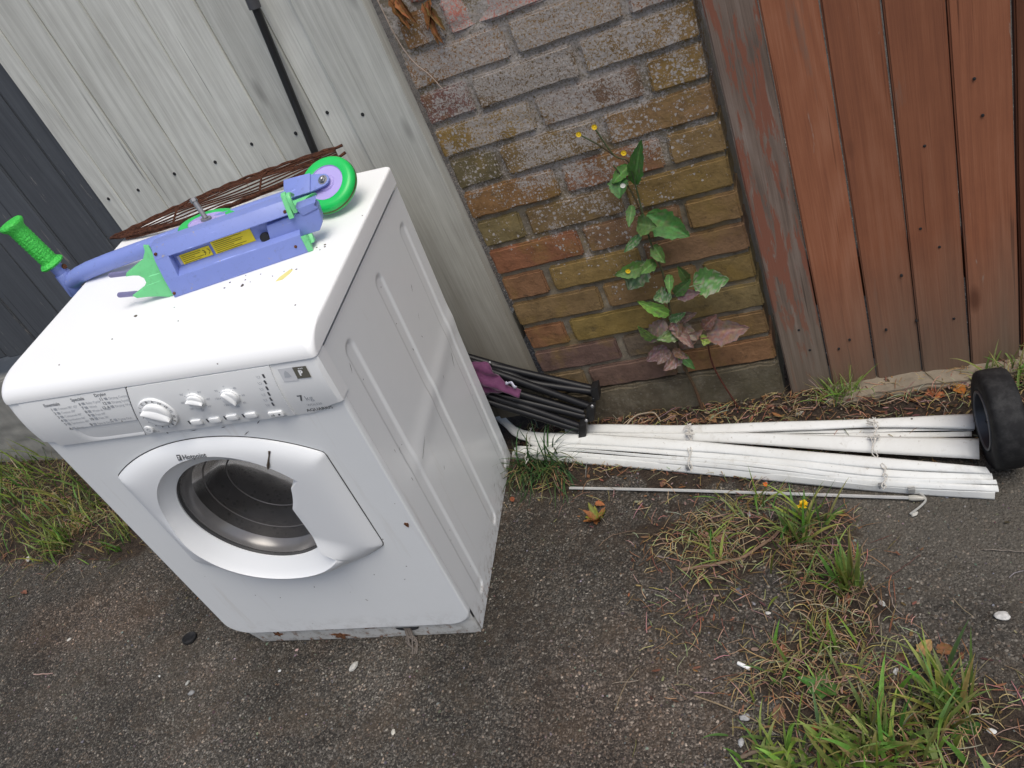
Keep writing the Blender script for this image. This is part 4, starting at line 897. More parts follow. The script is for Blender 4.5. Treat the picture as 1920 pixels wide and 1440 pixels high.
# ------------------------------------------------------------ folded scooter on the lid
sa = Vector((.96362, .26728, 0)); su = Vector((-.26728, .96362, 0))
SM = MM @ frame((.27794, .16657, .8505), sa, su, (0, 0, 1))
sc = tag(empty('folded_scooter', mat=SM), 'folded kick scooter, blue with green grip and wheels, lying on the washing machine lid', 'scooter')
def paint(name, c, worn=(.45, .42, .42), amt=.70, rough=.32):
    m = NT(name); v = m.coord(); n = m.noise(v, 45, 7, .75); n2 = m.noise(v, 12, 3)
    cc = m.mix(m.ramp(n2, [(.3, 0), (.7, .35)]), c, tuple(x * .8 for x in c))
    dn = m.noise(v, 90, 5, .75); cc = m.mix(m.ramp(dn, [(.56, 0), (.74, .5)]), cc, tuple(x * .45 + .02 for x in c))
    sv = m.node('ShaderNodeMapping'); sv.inputs['Scale'].default_value = (14, 190, 190); m.l(v, sv.inputs['Vector']); cc = m.mix(m.ramp(m.noise(sv.outputs[0], 1.0, 3, .6), [(.68, 0), (.73, .6)]), cc, tuple(min(1, x * 1.5 + .12) for x in c))
    cc = m.mix(m.ramp(n, [(amt, 0), (amt + .03, 1)]), cc, worn)
    m.col(cc); m.rough(m.ramp(n2, [(.3, rough), (.8, rough + .2)])); m.bump(m.noise(v, 200, 3), .06, .001); return m.m
BLUE = paint('lavender_blue_paint', (.20, .26, .60), (.36, .32, .31), .635); GRN = paint('pale_green_paint', (.17, .62, .26), (.30, .35, .2), .72)
GRIP = NT('bright_green_rubber'); v = GRIP.coord(); GRIP.col(GRIP.mix(GRIP.noise(v, 150, 4, .7), (.015, .36, .03), (.08, .62, .09))); GRIP.rough(.6); GRIP.bump(GRIP.voro(v, 230), .6, .003); GRIP = GRIP.m
TYRE = plain('green_urethane', (.012, .52, .10), .35, var=.1); LIL = plain('lilac_plastic', (.42, .36, .70), .4, var=.08)
bolt = plain('worn_bolt_steel', (.33, .33, .34), .35, .85, var=.3, scale=120); dull = plain('grey_sleeve', (.22, .22, .235), .5, .3, var=.25, scale=120)
def XP(a0, a1, poly, mbx, bev=.0015):     # profile (u, h) extruded along a
    mbx.prism(poly, a0, a1, frame((0, 0, 0), (0, 1, 0), (0, 0, 1), (1, 0, 0)), bev=bev)
dk = MB()
XP(.0, .254, [(0, 0), (.006, .033), (.016, .0355), (.031, .038), (.034, .063), (.021, .0665), (.018, .069), (.035, .088), (.062, .088), (.05, 0)], dk)
XP(.0, .026, [(.0012, .002), (.006, .033), (.018, .069), (.034, .066), (.030, .036)], dk)
deck = dk.build('deck', BLUE, sc, 35)
gp = MB(); recf = lambda a, h: (a, .0303 + (h - .038) * .12 - .0006, h)
YEL = plain('yellow_label', (.80, .64, .02), .5, var=.06)
YF = frame((0, 0, 0), (1, 0, 0), (0, .12, 1), (0, -1, 0))
for (a0, a1, h0, h1) in [(.036, .092, .0395, .0575), (.097, .172, .0385, .0625)]:
    q = MB(); q.add([recf(a0, h0), recf(a1, h0), recf(a1, h1), recf(a0, h1)], [(0, 1, 2, 3)]); lb = q.build('label', YEL, deck, None)
    q = MB(); n = 5 if a1 < .1 else 7
    for k in range(n):
        hh = lerp(h0 + .002, h1 - .003, k / (n - 1)); e = .05 if a1 > .1 else .034
        p0 = recf(a0 + .003, hh - .0004); p1 = recf(a0 + e * (1 + .25 * math.sin(k * 2.2)), hh + .0004)
        q.add([(p0[0], p0[1] - .0005, p0[2]), (p1[0], p0[1] - .0005, p0[2]), (p1[0], p1[1] - .0005, p1[2]), (p0[0], p1[1] - .0005, p1[2])], [(0, 1, 2, 3)])
    if a1 < .1:
        for (cx_, r0) in ((.079, .0052), (.087, .0052)):   # the two open rings of the CE mark, upside down as the deck lies
            q.grid(lambda u, t: (lambda p: (p[0], p[1] - .0006, p[2]))(recf(cx_ - .002 + (r0 - .0011 * t) * math.cos(R_(-75 + 150 * u)), .0485 + (r0 - .0011 * t) * math.sin(R_(-75 + 150 * u)))), 16, 2)
        q.add([(lambda p: (p[0], p[1] - .0006, p[2]))(recf(a, h)) for a, h in [(.0785, .048), (.082, .048), (.082, .049), (.0785, .049)]], [(0, 1, 2, 3)])
    q.build('label_print', plain('label_ink', (.10, .085, .01), .6), lb, None)
q = MB(); q.add([recf(.031, .041), recf(.0355, .040), recf(.0355, .0575), recf(.031, .0575)], [(0, 1, 2, 3)]); q.build('label', plain('faded_label', (.45, .46, .6), .5), deck, None)
# green claw plate at the rear end
cl = [(.000, .092), (-.008, .0955), (-.0105, .086), (-.021, .074), (-.034, .070), (-.060, .0615), (-.064, .0565), (-.052, .0545), (-.042, .051), (-.036, .044), (-.0365, .036), (-.043, .0305), (-.056, .0265), (-.071, .0225), (-.066, .016), (-.045, .0115), (-.030, .007), (-.012, -.000), (-.001, .001), (.001, .012), (.006, .018), (.006, .058), (.0, .062)]
q = MB(); q.prism([(a, h) for a, h in cl], -.0025, .0025, frame((0, .0125, 0), (1, 0, 0), (0, .22, 1), (0, -1, .0)), bev=.0008); claw = q.build('rear_fork_plate', GRN, sc, 35)
for pts in ([(-.055, .0585), (-.088, .0655)], [(-.062, .0215), (-.093, .029)]):
    q = MB(); (a0, h0), (a1, h1) = pts; d = Vector((a1 - a0, 0, h1 - h0)).normalized(); n = Vector((-d.z, 0, d.x))
    P = [Vector((a0, 0, h0)) + n * .0042]
    for k in range(9): t = R_(90 + 180 * k / 8); P.append(Vector((a1, 0, h1)) + d * (-math.cos(t - math.pi / 2 + math.pi / 2) * 0 + .0042 * math.sin(t - R_(90))) + n * .0042 * math.cos(t - R_(90)))
    P.append(Vector((a0, 0, h0)) - n * .0042)
    q.prism([(p.x, p.z) for p in P], -.0018, .0018, frame((0, .0145, 0), (1, 0, 0), (0, .22, 1), (0, -1, 0)), bev=.0006); q.build('dropout', plain('lavender_metal', (.25, .24, .42), .4, .4), claw)
for (a, u, h) in [(.006, .0225, .0775), (.004, .0008, .008), (.245, .021, .0745), (.238, .003, .0165)]:
    q = MB(); q.lathe([(.0026, -.002), (.0026, .0012), (.0012, .0018)], axis_frame((a, u, h), (0, -1, .2)), 12); q.build('rivet', rust, deck)
# folding bracket (channel) at the right, end caps, hinge block
q = MB(); q.prism([(.196, .026), (.285, .0225), (.2965, .035), (.2995, .061), (.288, .063), (.203, .060)], -.022, .006, frame((0, .021, 0), (1, 0, 0), (0, .15, 1), (0, -1, 0)), bev=.002); q.build('folding_bracket', BLUE, sc, 35)
q = MB(); q.prism([(.270, .0565), (.2995, .0605), (.295, .0675), (.300, .072), (.262, .071)], -.02, .008, frame((0, .021, 0), (1, 0, 0), (0, .15, 1), (0, -1, 0)), bev=.0015); q.build('bracket_lip', BLUE, sc, 35)
q = MB(); q.lathe([(.009, -.016), (.009, .004), (.007, .006)], axis_frame((.191, .027, .040), (.1, -1, .3)), 20); q.build('spring_stop', blackm, deck)
q = MB(); q.prism([(-.001, .000), (.002, .031), (.017, .024), (.012, .004)], 0, .010, frame((.2535, .001, .0), (0, 1, 0), (0, 0, 1), (1, 0, 0)), bev=.0015); q.build('end_cap', GRN, deck, 35)
q = MB(); q.prism([(.008, .010), (.019, .024), (.026, .022), (.024, .006)], 0, .016, frame((.2535, .001, .0), (0, 1, 0), (0, 0, 1), (1, 0, 0)), bev=.0015); q.build('end_cap', GRN, deck, 35)
q = MB(); q.prism([(.014, .0615), (.034, .0985), (.044, .099), (.044, .06)], 0, .009, frame((.2475, 0, .0), (0, 1, 0), (0, 0, 1), (1, 0, 0)), bev=.0015); q.build('end_cap', GRN, deck, 35)
q = MB(); q.tube(smooth_path([(.262, .05, .086), (.262, .03, .098), (.262, .02, .088), (.262, .0195, .068)], 10), .0042, 8, flat=.7); q.build('latch', GRN, deck)
# steering column with T bar, the bar standing upright beside the lid
q = MB(); q.tube(smooth_path([(.30, .150, .040), (.22, .160, .038), (.0, .172, .034), (-.20, .197, .021), (-.268, .214, .003)], 14), .0165, 24)
col_ = q.build('steering_column', BLUE, sc, 50)
J = Vector((-.270, .215, .000)); D_ = Vector((-.024, .0, .1475)).normalized(); D2 = Vector((-.03, .0, -.15)).normalized()
q = MB(); q.tube([J + D2 * .15, J + D2 * .03, J, J + D_ * .03, J + D_ * .06], .0125, 22); q.tube([J + D2 * .026, J + D2 * .024, J + D_ * .024, J + D_ * .026], [.0135, .0155, .0155, .0135], 22); q.build('handlebar', BLUE, sc, 50)
q = MB(); q.lathe([(.004, 0), (.0055, .004), (.004, .006)], axis_frame(J + D_ * .036 + Vector((.012, -.0, 0)), (1, -.3, .2)), 12); q.build('handlebar_screw', rust, sc)
for sgn in (1, -1):
    g0 = J + (D_ if sgn > 0 else D2) * .045
    q = MB(); L_ = .108
    prof = [(.0135, 0), (.0225, .002), (.0245, .006), (.0215, .010), (.0172, .013)]
    prof += [(.0168 + .0006 * math.cos(k * 2.1), .014 + .076 * k / 30) for k in range(31)] + [(.0178, .0925), (.0225, .098), (.0245, .103), (.0215, .107), (.0145, .1075), (.003, .1065)]
    q.lathe(prof, axis_frame(g0, D_ if sgn > 0 else D2, (0, -1, 0)), 40, bump=lambda a, h: (.0006 * math.cos(a * 12) * (1 if .016 < h < .09 else 0))); q.build('grip', GRIP, sc, 60)
# wheels
def wheel(c, n, r, w, name, core=.6):
    F = axis_frame(c, n, (1, 0, 0)); t = MB()
    prof = [(r * core, -w * .42), (r * .80, -w * .5), (r * .92, -w * .42), (r * .985, -w * .22), (r, 0), (r * .985, w * .22), (r * .92, w * .42), (r * .80, w * .5), (r * core, w * .42)]
    t.lathe(prof, F, 64, cap0=False, cap1=False); wt = t.build(name, TYRE, sc, 60)
    b = MB(); b.lathe([(.004, -w * .46), (r * core, -w * .44), (r * core, w * .44), (r * core - .0015, w * .36), (r * .30, w * .34), (r * .27, w * .44), (.004, w * .46)], F, 48); b.build('wheel_core', LIL, wt, 35)
    b = MB(); b.lathe([(r * .999, -.0022), (r * 1.0035, 0), (r * .999, .0022)], F, 64, cap0=False, cap1=False); b.build('tread_dirt', plain('tread_grime', (.11, .13, .05), .9, var=.6, scale=300), wt)
    return F
n1 = Vector((-.15, -.52, .84)).normalized(); c1 = Vector((.306, .143, .0445)); wheel(c1, n1, .0565, .027, 'front_wheel', .62)
# near arm of the fork over the hub
e1 = Vector((.80, -.17, 0)); e1 = (e1 - n1 * e1.dot(n1)).normalized(); e2 = n1.cross(e1); A0 = c1 + n1 * .0165
FA = frame(A0, e1, e2, n1)
arm = [(-.078, -.021), (-.030, -.0185), (.002, -.0125)] + [(.0125 * math.cos(R_(a)), .0125 * math.sin(R_(a))) for a in range(-80, 81, 20)] + [(.002, .0125), (-.030, .0195), (-.078, .021)]
q = MB(); q.prism(arm, 0, .0045, FA, bev=.0012)
q.prism([(-.080, -.021), (-.026, -.0195), (-.024, .0195), (-.080, .021)], .0046, .0075, FA, bev=.001)
q.prism([(-.080, -.021), (-.036, -.020), (-.036, -.0165), (-.080, -.0165)], -.034, .0, FA, bev=.001); q.prism([(-.078, -.021), (-.062, -.021), (-.062, .021), (-.078, .021)], -.034, .0, FA, bev=.001)
fk = q.build('front_fork', BLUE, sc, 35)
q = MB(); q.prism([(-.072, -.0245), (-.018, -.019), (-.030, -.0225), (-.05, -.034), (-.072, -.036)], -.012, .002, FA, bev=.001); q.build('fork_brace', GRN, fk, 35)
q = MB(); q.lathe([(.0068, .004), (.0068, .0082), (.0055, .0092)], FA, 6); q.lathe([(.0092, .0035), (.0092, .0052), (.004, .0056)], FA, 24); q.lathe([(.0035, .009), (.0035, .0118), (.0025, .0124)], FA, 16); q.build('axle_bolt', bolt, fk, 35)
n2_ = Vector((.10, .10, 1)).normalized(); c2_ = Vector((.068, .143, .0465)); wheel(c2_, n2_, .0575, .026, 'rear_wheel', .62)
q = MB(); B0 = c2_ + n2_ * .0145; T0 = Vector((.060, .163, .094)); q.tube([B0, T0], .0048, 14); q.tube([T0 - (T0 - B0).normalized() * .004, T0 + (T0 - B0).normalized() * .003], .0066, 6); q.tube([B0 - n2_ * .003, B0 + n2_ * .001], .010, 16)
q.build('rear_axle', dull, sc, 40)
# ------------------------------------------------------------ rusty wire rack
RUST = NT('brown_rusted_wire'); v = RUST.coord(); RUST.col(RUST.ramp(RUST.noise(v, 140, 6, .75), [(.3, (.022, .011, .008)), (.5, (.062, .024, .014)), (.75, (.15, .06, .032))])); RUST.rough(.9); RUST.spec(.2); RUST.bump(RUST.noise(v, 400, 4), .7, .002); RUST = RUST.m
rk = tag(empty('wire_rack', mat=MM @ Matrix.Translation((.237, .50, .8505))), 'rusty brown wire rack lying along the back edge of the washing machine lid', 'wire rack')
P0 = Vector((-.024, .444, 0)) - Vector((.237, .50, 0)); P1 = Vector((.500, .576, 0)) - Vector((.237, .50, 0)); ex = (P1 - P0).normalized(); ey = Vector((-ex.y, ex.x, 0)); LR = (P1 - P0).length
def rackp(t, s):     # s: -1 front rim, +1 back rim
    w = math.sin(math.pi * t); fr = -.062 * w ** .8; bk = .026 * w ** .9
    sl = .009 + .004 * math.sin(math.pi * t) + .012 * t
    m = (s + 1) / 2; z = sl + .016 * t * m + (.007 * w * (1 - abs(s)))
    return P0 + ex * (LR * t) + ey * lerp(fr, bk, m) + Vector((0, 0, z))
q = MB()
for s in (-1, 1): q.tube([rackp(k / 40, s) + Vector((0, 0, .0012 * math.sin(k * 1.9))) for k in range(41)], [.0024 + .0009 * abs(math.sin(k * 1.3)) for k in range(41)], 7)
q.tube([rackp(k / 40, -.93) - Vector((0, 0, .006)) for k in range(3, 39)], [.0026 + .0008 * abs(math.sin(k * 2.3)) for k in range(3, 39)], 7)
q.tube([rackp(k / 40, .92) - Vector((0, 0, .005)) for k in range(3, 39)], .002, 7)
q.build('rim', RUST, rk, 60)
for i in range(9):
    s = -.82 + 1.64 * i / 8; q = MB(); q.tube([rackp(.03 + .94 * k / 30, s) + Vector((0, 0, .002 * math.sin(k * .5 + i))) for k in range(31)], .0016, 6); q.build('wire', RUST, rk, 60)
for t in (.30, .66): q = MB(); q.tube([rackp(t, -1), rackp(t + .012, 0) + Vector((0, 0, .003)), rackp(t + .03, 1)], .0022, 6); q.build('cross_wire', RUST, rk, 60)
# ------------------------------------------------------------ bundle of white blind slats on the ground
WP = NT('white_pvc'); v = WP.coord(); n = WP.noise(v, 8, 6, .7); n2 = WP.noise(v, 90, 4, .7)
cc = WP.mix(WP.ramp(n, [(.4, 0), (.8, .5)]), (.70, .71, .695), (.50, .49, .45)); cc = WP.mix(WP.ramp(n2, [(.63, 0), (.72, .65)]), cc, (.25, .21, .16)); cc = WP.mix(WP.ramp(WP.noise(v, 30, 6, .75), [(.55, 0), (.75, .35)]), cc, (.33, .29, .22))
sr = WP.sep(WP.voro(v, 60, out='Color')); cc = WP.mix(WP.math('MULTIPLY', WP.math('LESS_THAN', sr[0], .05), WP.math('LESS_THAN', WP.voro(v, 60), .14)), cc, (.06, .05, .04)); WP.col(cc); WP.rough(.4); WP = WP.m
BO = Vector((.4, -.2, -.02)); bl = tag(empty('blind_slat_bundle', BO), 'bundle of white plastic blind slats tied with cord, fanned out on the ground', 'blind slats')
for i, (A, B) in enumerate(SLATS):
    q = MB(); n = 40; a = resample(A, n); b = resample(B, n); row = 7; vs = []
    for k in range(n):
        a_, b_ = a[k], b[k]; w = (b_ - a_).length
        for j in range(row):
            t = j / (row - 1); p = a_.lerp(b_, t); p.z += (w * .10 * (1 - (2 * t - 1) ** 2)) * (1 if i not in (1, 2) else .5) + .0012 * math.sin(k * .37 + i * 2); p.z = max(p.z, zg(p.x, p.y) + .003)
            vs.append(p - BO)
    fs = [(k * row + j, k * row + j + 1, (k + 1) * row + j + 1, (k + 1) * row + j) for k in range(n - 1) for j in range(row - 1)]
    q.add(vs, fs); q.build('slat', WP, bl, 180, solid=.0022)
cord = plain('white_cord', (.52, .50, .46), .8, var=.2, scale=200); clear = plain('clear_grey_plastic', (.30, .30, .29), .25)
rng = random.Random(4)
for pts in STR:
    q = MB(); P = smooth_path([Vector(p) - BO + Vector((0, 0, -.006)) for p in pts], 20)
    for s in (0, 1): q.tube([p + Vector((.003 * math.sin(k * 1.1 + s * 2) + .003 * s, 0, .002 * math.cos(k * 1.7 + s))) for k, p in enumerate(P)], .0013, 5)
    q.build('tie_cord', cord, bl)
for p in KNOT:
    q = MB()
    for k in range(3):
        P = [Vector(p) - BO + Vector((rng.uniform(-.012, .012), rng.uniform(-.010, .010), rng.uniform(-.004, .004))) for _ in range(5)]; q.tube(smooth_path(P, 14), .0013, 5)
    q.build('knot', cord, bl)
for p in CLIP:
    q = MB(); c0 = Vector(p) - BO; q.box(c0 - Vector((.006, .004, .008)), c0 + Vector((.006, -.001, .008)), bev=.001); q.box(c0 - Vector((.0065, .0055, .0)), c0 + Vector((.0065, .001, .005)), bev=.001); q.build('clip', clear, bl)
q = MB(); q.tube([Vector(p) - BO for p in smooth_path(CORD, 20)], .0022, 6); q.build('pull_cord', plain('grey_cord', (.33, .33, .31), .7), bl)
rd = MB(); R0 = Vector(ROD[2]); P = smooth_path(ROD, 24); rd.tube([p - R0 for p in P], .0036, 6); 
w_ = rd.build('blind_wand', plain('frosted_plastic', (.42, .42, .41), .35, var=.2, scale=25)); w_.location = R0
tag(w_, 'thin frosted plastic rod lying on the ground in front of the white slats', 'rod')
q = MB(); e = P[-1] - R0; e0 = P[-2] - R0; d = (e - e0).normalized(); q.tube([e - d * .004, e + d * .004, e + d * .02, e + d * .024], [.005, .0062, .0045, .002], 10); q.build('rod_tip', plain('clear_tip', (.40, .385, .34), .3), w_)
# ------------------------------------------------------------ folded camp chair behind the machine
CHAIR += [[Vector(p) * .5 + Vector(q_) * .5 + Vector((0, .018, 0)) for p, q_ in zip(CHAIR[i_], CHAIR[j_])] for i_, j_ in ((2, 4), (3, 6), (0, 2))]
CO = Vector((.0, -.05, .1)); ch = tag(empty('folded_camp_chair', CO), 'folded camping chair of black tubes with purple fabric, wedged behind the washing machine', 'folding chair')
tubm = NT('black_enamelled_tube'); tubm.col((.008, .008, .010)); tubm.rough(.42); tubm.spec(.3); tubm = tubm.m
for t in CHAIR:
    q = MB(); P = [Vector(p) for p in t]; d = (P[0] - P[-1]).normalized(); Q = [P[0] + d * .16] + P; q.tube([p - CO for p in smooth_path(Q, 12)], .0094, 14); q.build('tube', tubm, ch, 60)
for c4 in CPLATE:
    q = MB(); P = [Vector(p) - CO for p in c4]; c0 = sum(P, Vector()) / 4; x = (P[1] - P[0]); z = (P[0] - P[3]); y = x.cross(z).normalized(); X = x.normalized(); Z = z.normalized()
    q.box((-x.length * .5, -.012, -z.length * .5), (x.length * .5, .018, z.length * .5), frame(c0, X, y, Z), bev=.003); q.build('joint', plain('black_nylon', (.010, .010, .011), .5), ch)
for p in CBOLT:
    q = MB(); q.lathe([(.0042, -.004), (.0042, .001), (.0025, .0026)], axis_frame(Vector(p) - CO, (.15, -1, .35)), 12); q.build('rivet', bolt, ch)
PUR = NT('purple_polyester'); v = PUR.coord(); PUR.col(PUR.mix(PUR.noise(v, 60, 5), (.07, .012, .05), (.13, .025, .095))); PUR.rough(.75); PUR.p.inputs['Sheen Weight'].default_value = .3; PUR.bump(PUR.noise(v, 45, 4), .5, .006); PUR = PUR.m
top = [FAB[0], FAB[1], FAB[2], FAB[3], FAB[4], FAB[5]]; bot = [FAB[10], FAB[9], FAB[9], FAB[8], FAB[7], FAB[6]]
a = resample(top, 30); b = resample(bot, 30)
q = MB(); q.grid(lambda u, t: (lambda p: p + Vector((0, -.018 * math.sin(math.pi * min(1, t * 1.0)) - .008 * noise.noise(Vector((p.x * 45, p.z * 60, 2))) - .005 * math.sin(p.x * 130 + p.z * 170), 0)) - CO)(a[int(u * 29)].lerp(b[int(u * 29)], t)), 30, 16); q.build('fabric', PUR, ch, 180, solid=.0025)
q = MB(); q.grid(lambda u, t: (lambda p: p + Vector((0, -.012 - .004 * math.sin(u * 9), 0)) - CO)(Vector(FAB[3]).lerp(Vector(FAB[5]), u * .62) + Vector((.006 + .006 * t, 0, .007 * t + .004 * math.sin(u * 3)))), 10, 3); q.build('fabric_lining', plain('pale_lining', (.5, .5, .6), .8), ch, 180, solid=.001)
# ------------------------------------------------------------ black wheel at the right edge
WN = Vector((-.998, -.048, .028)).normalized(); WC = Vector((.956, -.2626, .0542))
wh = tag(empty('trolley_wheel', WC), 'black rubber wheel with grey hub leaning at the right end of the white slats', 'wheel')
F = axis_frame((0, 0, 0), WN, (0, 0, 1)); RB = NT('scuffed_black_rubber'); v = RB.coord(); RB.col(RB.mix(RB.ramp(RB.noise(v, 50, 6, .7), [(.45, 0), (.8, 1)]), (.010, .010, .011), (.04, .04, .04))); RB.rough(.75); RB.spec(.3); RB = RB.m
RWH, WWH = .113, .058
q = MB(); q.lathe([(.056, -.025), (.072, -.0265), (.086, -.0262), (.0930, -.0238), (.0958, -.019), (.0965, -.008), (.0965, .008), (.0958, .019), (.0930, .0238), (.086, .0262), (.072, .0275), (.060, .027), (.056, .022)], F, 72, cap0=False, cap1=False); q.build('tyre', RB, wh, 50)
HUB = plain('dark_grey_hub_plastic', (.028, .030, .036), .4, var=.2)
q = MB(); q.lathe([(.058, .018), (.057, .026), (.054, .0265), (.052, .020), (.049, .008), (.022, .006), (.020, .013), (.015, .015), (.003, .016)], F, 56, cap0=False)
for k in range(6): q.box((.017, -.003, .004), (.051, .003, .014), F @ Matrix.Rotation(R_(60 * k + 15), 4, 'Z'), bev=.001)
q.build('hub', HUB, wh, 40)
q = MB(); q.lathe([(.0592, .0235), (.0582, .0288), (.0545, .0290), (.0532, .0265)], F, 64, cap0=False, cap1=False); q.build('rim_band', plain('worn_grey_rim', (.085, .085, .09), .45), wh, 50)
q = MB(); q.tube([-WN * .01, -WN * .22], .011, 16); q.box((-.03, -.02, -.20), (.03, .02, -.05), F, bev=.006); q.build('axle', plain('black_axle', (.012, .012, .014), .45), wh)
# ------------------------------------------------------------ plants
def leafmat(name, rough=.55, trans=.25):
    m = NT(name); v = m.coord(); b = m.attr(); n = m.noise(v, 160, 4)
    m.col(m.mix(1, b, m.ramp(n, [(.3, .78), (.7, 1.2)]), 'MULTIPLY')); m.rough(rough); m.spec(.3)
    t = m.node('ShaderNodeBsdfTranslucent'); m.l(b, t.inputs[0]); mx = m.node('ShaderNodeMixShader'); mx.inputs[0].default_value = trans
    m.l(m.p.outputs[0], mx.inputs[1]); m.l(t.outputs[0], mx.inputs[2]); m.l(mx.outputs[0], m.n['Material Output'].inputs['Surface']); return m.m
BLADE = leafmat('grass_blade'); LEAFM = leafmat('weed_leaf'); DEAD = leafmat('dead_leaf', .9, .1)
GREENS = [(.17, .27, .045), (.12, .22, .04), (.23, .32, .07), (.29, .33, .10), (.14, .21, .06)]
YEL_ = [(.24, .22, .07), (.30, .22, .09), (.18, .18, .06)]
STRAW = [(.39, .29, .155), (.29, .20, .105), (.46, .37, .235), (.22, .145, .075)]
def blade(mb, p, d, L, w, curl, col, rng, seg=6, tipc=None):
    """one tapered, folded, drooping blade"""
    p = Vector(p); d = Vector(d).normalized(); side = d.cross(Vector((rng.uniform(-.3, .3), rng.uniform(-.3, .3), 1))).normalized()
    vs = []; cs = []; v = d.copy(); q = p.copy()
    for k in range(seg + 1):
        t = k / seg; ww = w * (1 - t ** 2.2) * (.55 + .9 * min(t * 3, 1) * .5)
        fold = Vector((0, 0, -.25 * ww)); c = col if tipc is None else tuple(lerp(a, b, max(0, t * 1.6 - .6)) for a, b in zip(col, tipc))
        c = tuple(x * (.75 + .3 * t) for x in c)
        vs += [q - side * ww, q + fold, q + side * ww]; cs += [c, tuple(x * .9 for x in c), c]
        v = (v + Vector((0, 0, -curl * (.4 + t)))).normalized(); q = q + v * (L / seg)
        zg_ = zg(q.x, q.y) + .002
        if q.z < zg_: q.z = zg_; v.z = max(v.z, 0)
    fs = []
    for k in range(seg):
        b = 3 * k; fs += [(b, b + 1, b + 4, b + 3), (b + 1, b + 2, b + 5, b + 4)]
    mb.add(vs, fs, cs)
def tuft(pts, n, L, w, label, name='grass_tuft', into=None, spread=.7, curl=.16, pal=GREENS, dead=.25, rad=.02, group=None, seed=1, bias=(0, 0), fine=0):
    rng = random.Random(seed); mb = into or MB(); c0 = sum((Vector(p) for p in pts), Vector()) / len(pts)
    for i in range(n):
        p = Vector(pts[i % len(pts)]) + Vector((rng.gauss(0, rad), rng.gauss(0, rad), 0)); p.z = zg(p.x, p.y) - .002
        a = rng.uniform(0, 2 * math.pi); s = spread * rng.uniform(.15, 1.15); isd = rng.random() < dead
        c = rng.choice(YEL_ if rng.random() < .5 else STRAW) if isd else rng.choice(pal); c = tuple(x * rng.uniform(.75, 1.25) for x in c)
        l = L * rng.uniform(.4, 1.15) * (.75 if isd else 1)
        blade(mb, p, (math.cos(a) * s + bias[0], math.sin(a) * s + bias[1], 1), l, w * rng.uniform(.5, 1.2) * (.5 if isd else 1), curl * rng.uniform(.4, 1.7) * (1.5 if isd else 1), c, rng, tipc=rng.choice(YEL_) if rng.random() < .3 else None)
    for i in range(fine):      # flat dead straw round the tuft
        p = Vector(rng.choice(pts)) + Vector((rng.gauss(0, rad * 1.8), rng.gauss(0, rad * 1.8), 0)); p.z = zg(p.x, p.y) + rng.uniform(.002, .012)
        a = rng.uniform(0, 2 * math.pi); c = tuple(x * rng.uniform(.6, 1.15) for x in rng.choice(STRAW))
        blade(mb, p, (math.cos(a), math.sin(a), rng.uniform(-.05, .35)), L * rng.uniform(.25, .8), .0009, .12, c, rng, 5)
    if into: return
    mb.v = [tuple(Vector(v) - c0) for v in mb.v]
    o = mb.build(name, BLADE, None, 180, fixn=False); o.location = c0; return tag(o, label, 'grass', group)
G = GRASS; GG = 'grass tufts growing through the old surfacing'
V = G['verge']; VG = MB(); PG = MB()
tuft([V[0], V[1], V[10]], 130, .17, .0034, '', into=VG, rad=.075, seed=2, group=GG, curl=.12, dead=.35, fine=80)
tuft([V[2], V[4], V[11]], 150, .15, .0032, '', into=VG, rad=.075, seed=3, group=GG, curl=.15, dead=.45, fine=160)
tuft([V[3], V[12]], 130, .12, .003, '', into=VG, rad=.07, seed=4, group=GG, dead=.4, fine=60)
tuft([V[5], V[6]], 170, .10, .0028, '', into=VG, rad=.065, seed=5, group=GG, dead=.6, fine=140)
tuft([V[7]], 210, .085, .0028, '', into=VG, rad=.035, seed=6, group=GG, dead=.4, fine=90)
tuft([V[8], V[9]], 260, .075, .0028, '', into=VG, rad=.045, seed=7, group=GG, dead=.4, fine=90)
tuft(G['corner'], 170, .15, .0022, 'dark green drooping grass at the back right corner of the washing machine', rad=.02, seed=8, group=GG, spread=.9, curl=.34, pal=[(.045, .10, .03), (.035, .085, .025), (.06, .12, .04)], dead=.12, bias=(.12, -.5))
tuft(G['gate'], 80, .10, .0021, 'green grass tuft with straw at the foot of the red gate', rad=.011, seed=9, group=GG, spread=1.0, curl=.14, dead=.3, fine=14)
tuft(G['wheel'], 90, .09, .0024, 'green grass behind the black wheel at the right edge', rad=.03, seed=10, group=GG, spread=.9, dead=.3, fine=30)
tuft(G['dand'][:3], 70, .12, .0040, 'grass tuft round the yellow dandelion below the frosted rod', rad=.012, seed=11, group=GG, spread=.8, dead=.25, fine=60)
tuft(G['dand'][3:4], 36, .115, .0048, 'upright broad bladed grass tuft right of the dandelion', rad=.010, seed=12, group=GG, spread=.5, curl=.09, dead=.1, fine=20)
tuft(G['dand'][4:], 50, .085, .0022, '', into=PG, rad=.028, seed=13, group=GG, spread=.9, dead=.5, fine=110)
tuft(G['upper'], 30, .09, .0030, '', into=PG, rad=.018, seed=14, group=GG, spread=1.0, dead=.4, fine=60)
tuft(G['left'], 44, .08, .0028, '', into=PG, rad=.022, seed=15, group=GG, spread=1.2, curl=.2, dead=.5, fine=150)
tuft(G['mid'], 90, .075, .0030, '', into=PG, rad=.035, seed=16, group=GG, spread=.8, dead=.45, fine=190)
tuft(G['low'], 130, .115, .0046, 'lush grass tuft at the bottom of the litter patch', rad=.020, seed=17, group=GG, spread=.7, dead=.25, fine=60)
tuft(G['tall'], 80, .13, .0042, 'tall grass with long upright blades at the lower right', rad=.018, seed=18, group=GG, spread=.6, dead=.35, fine=70)
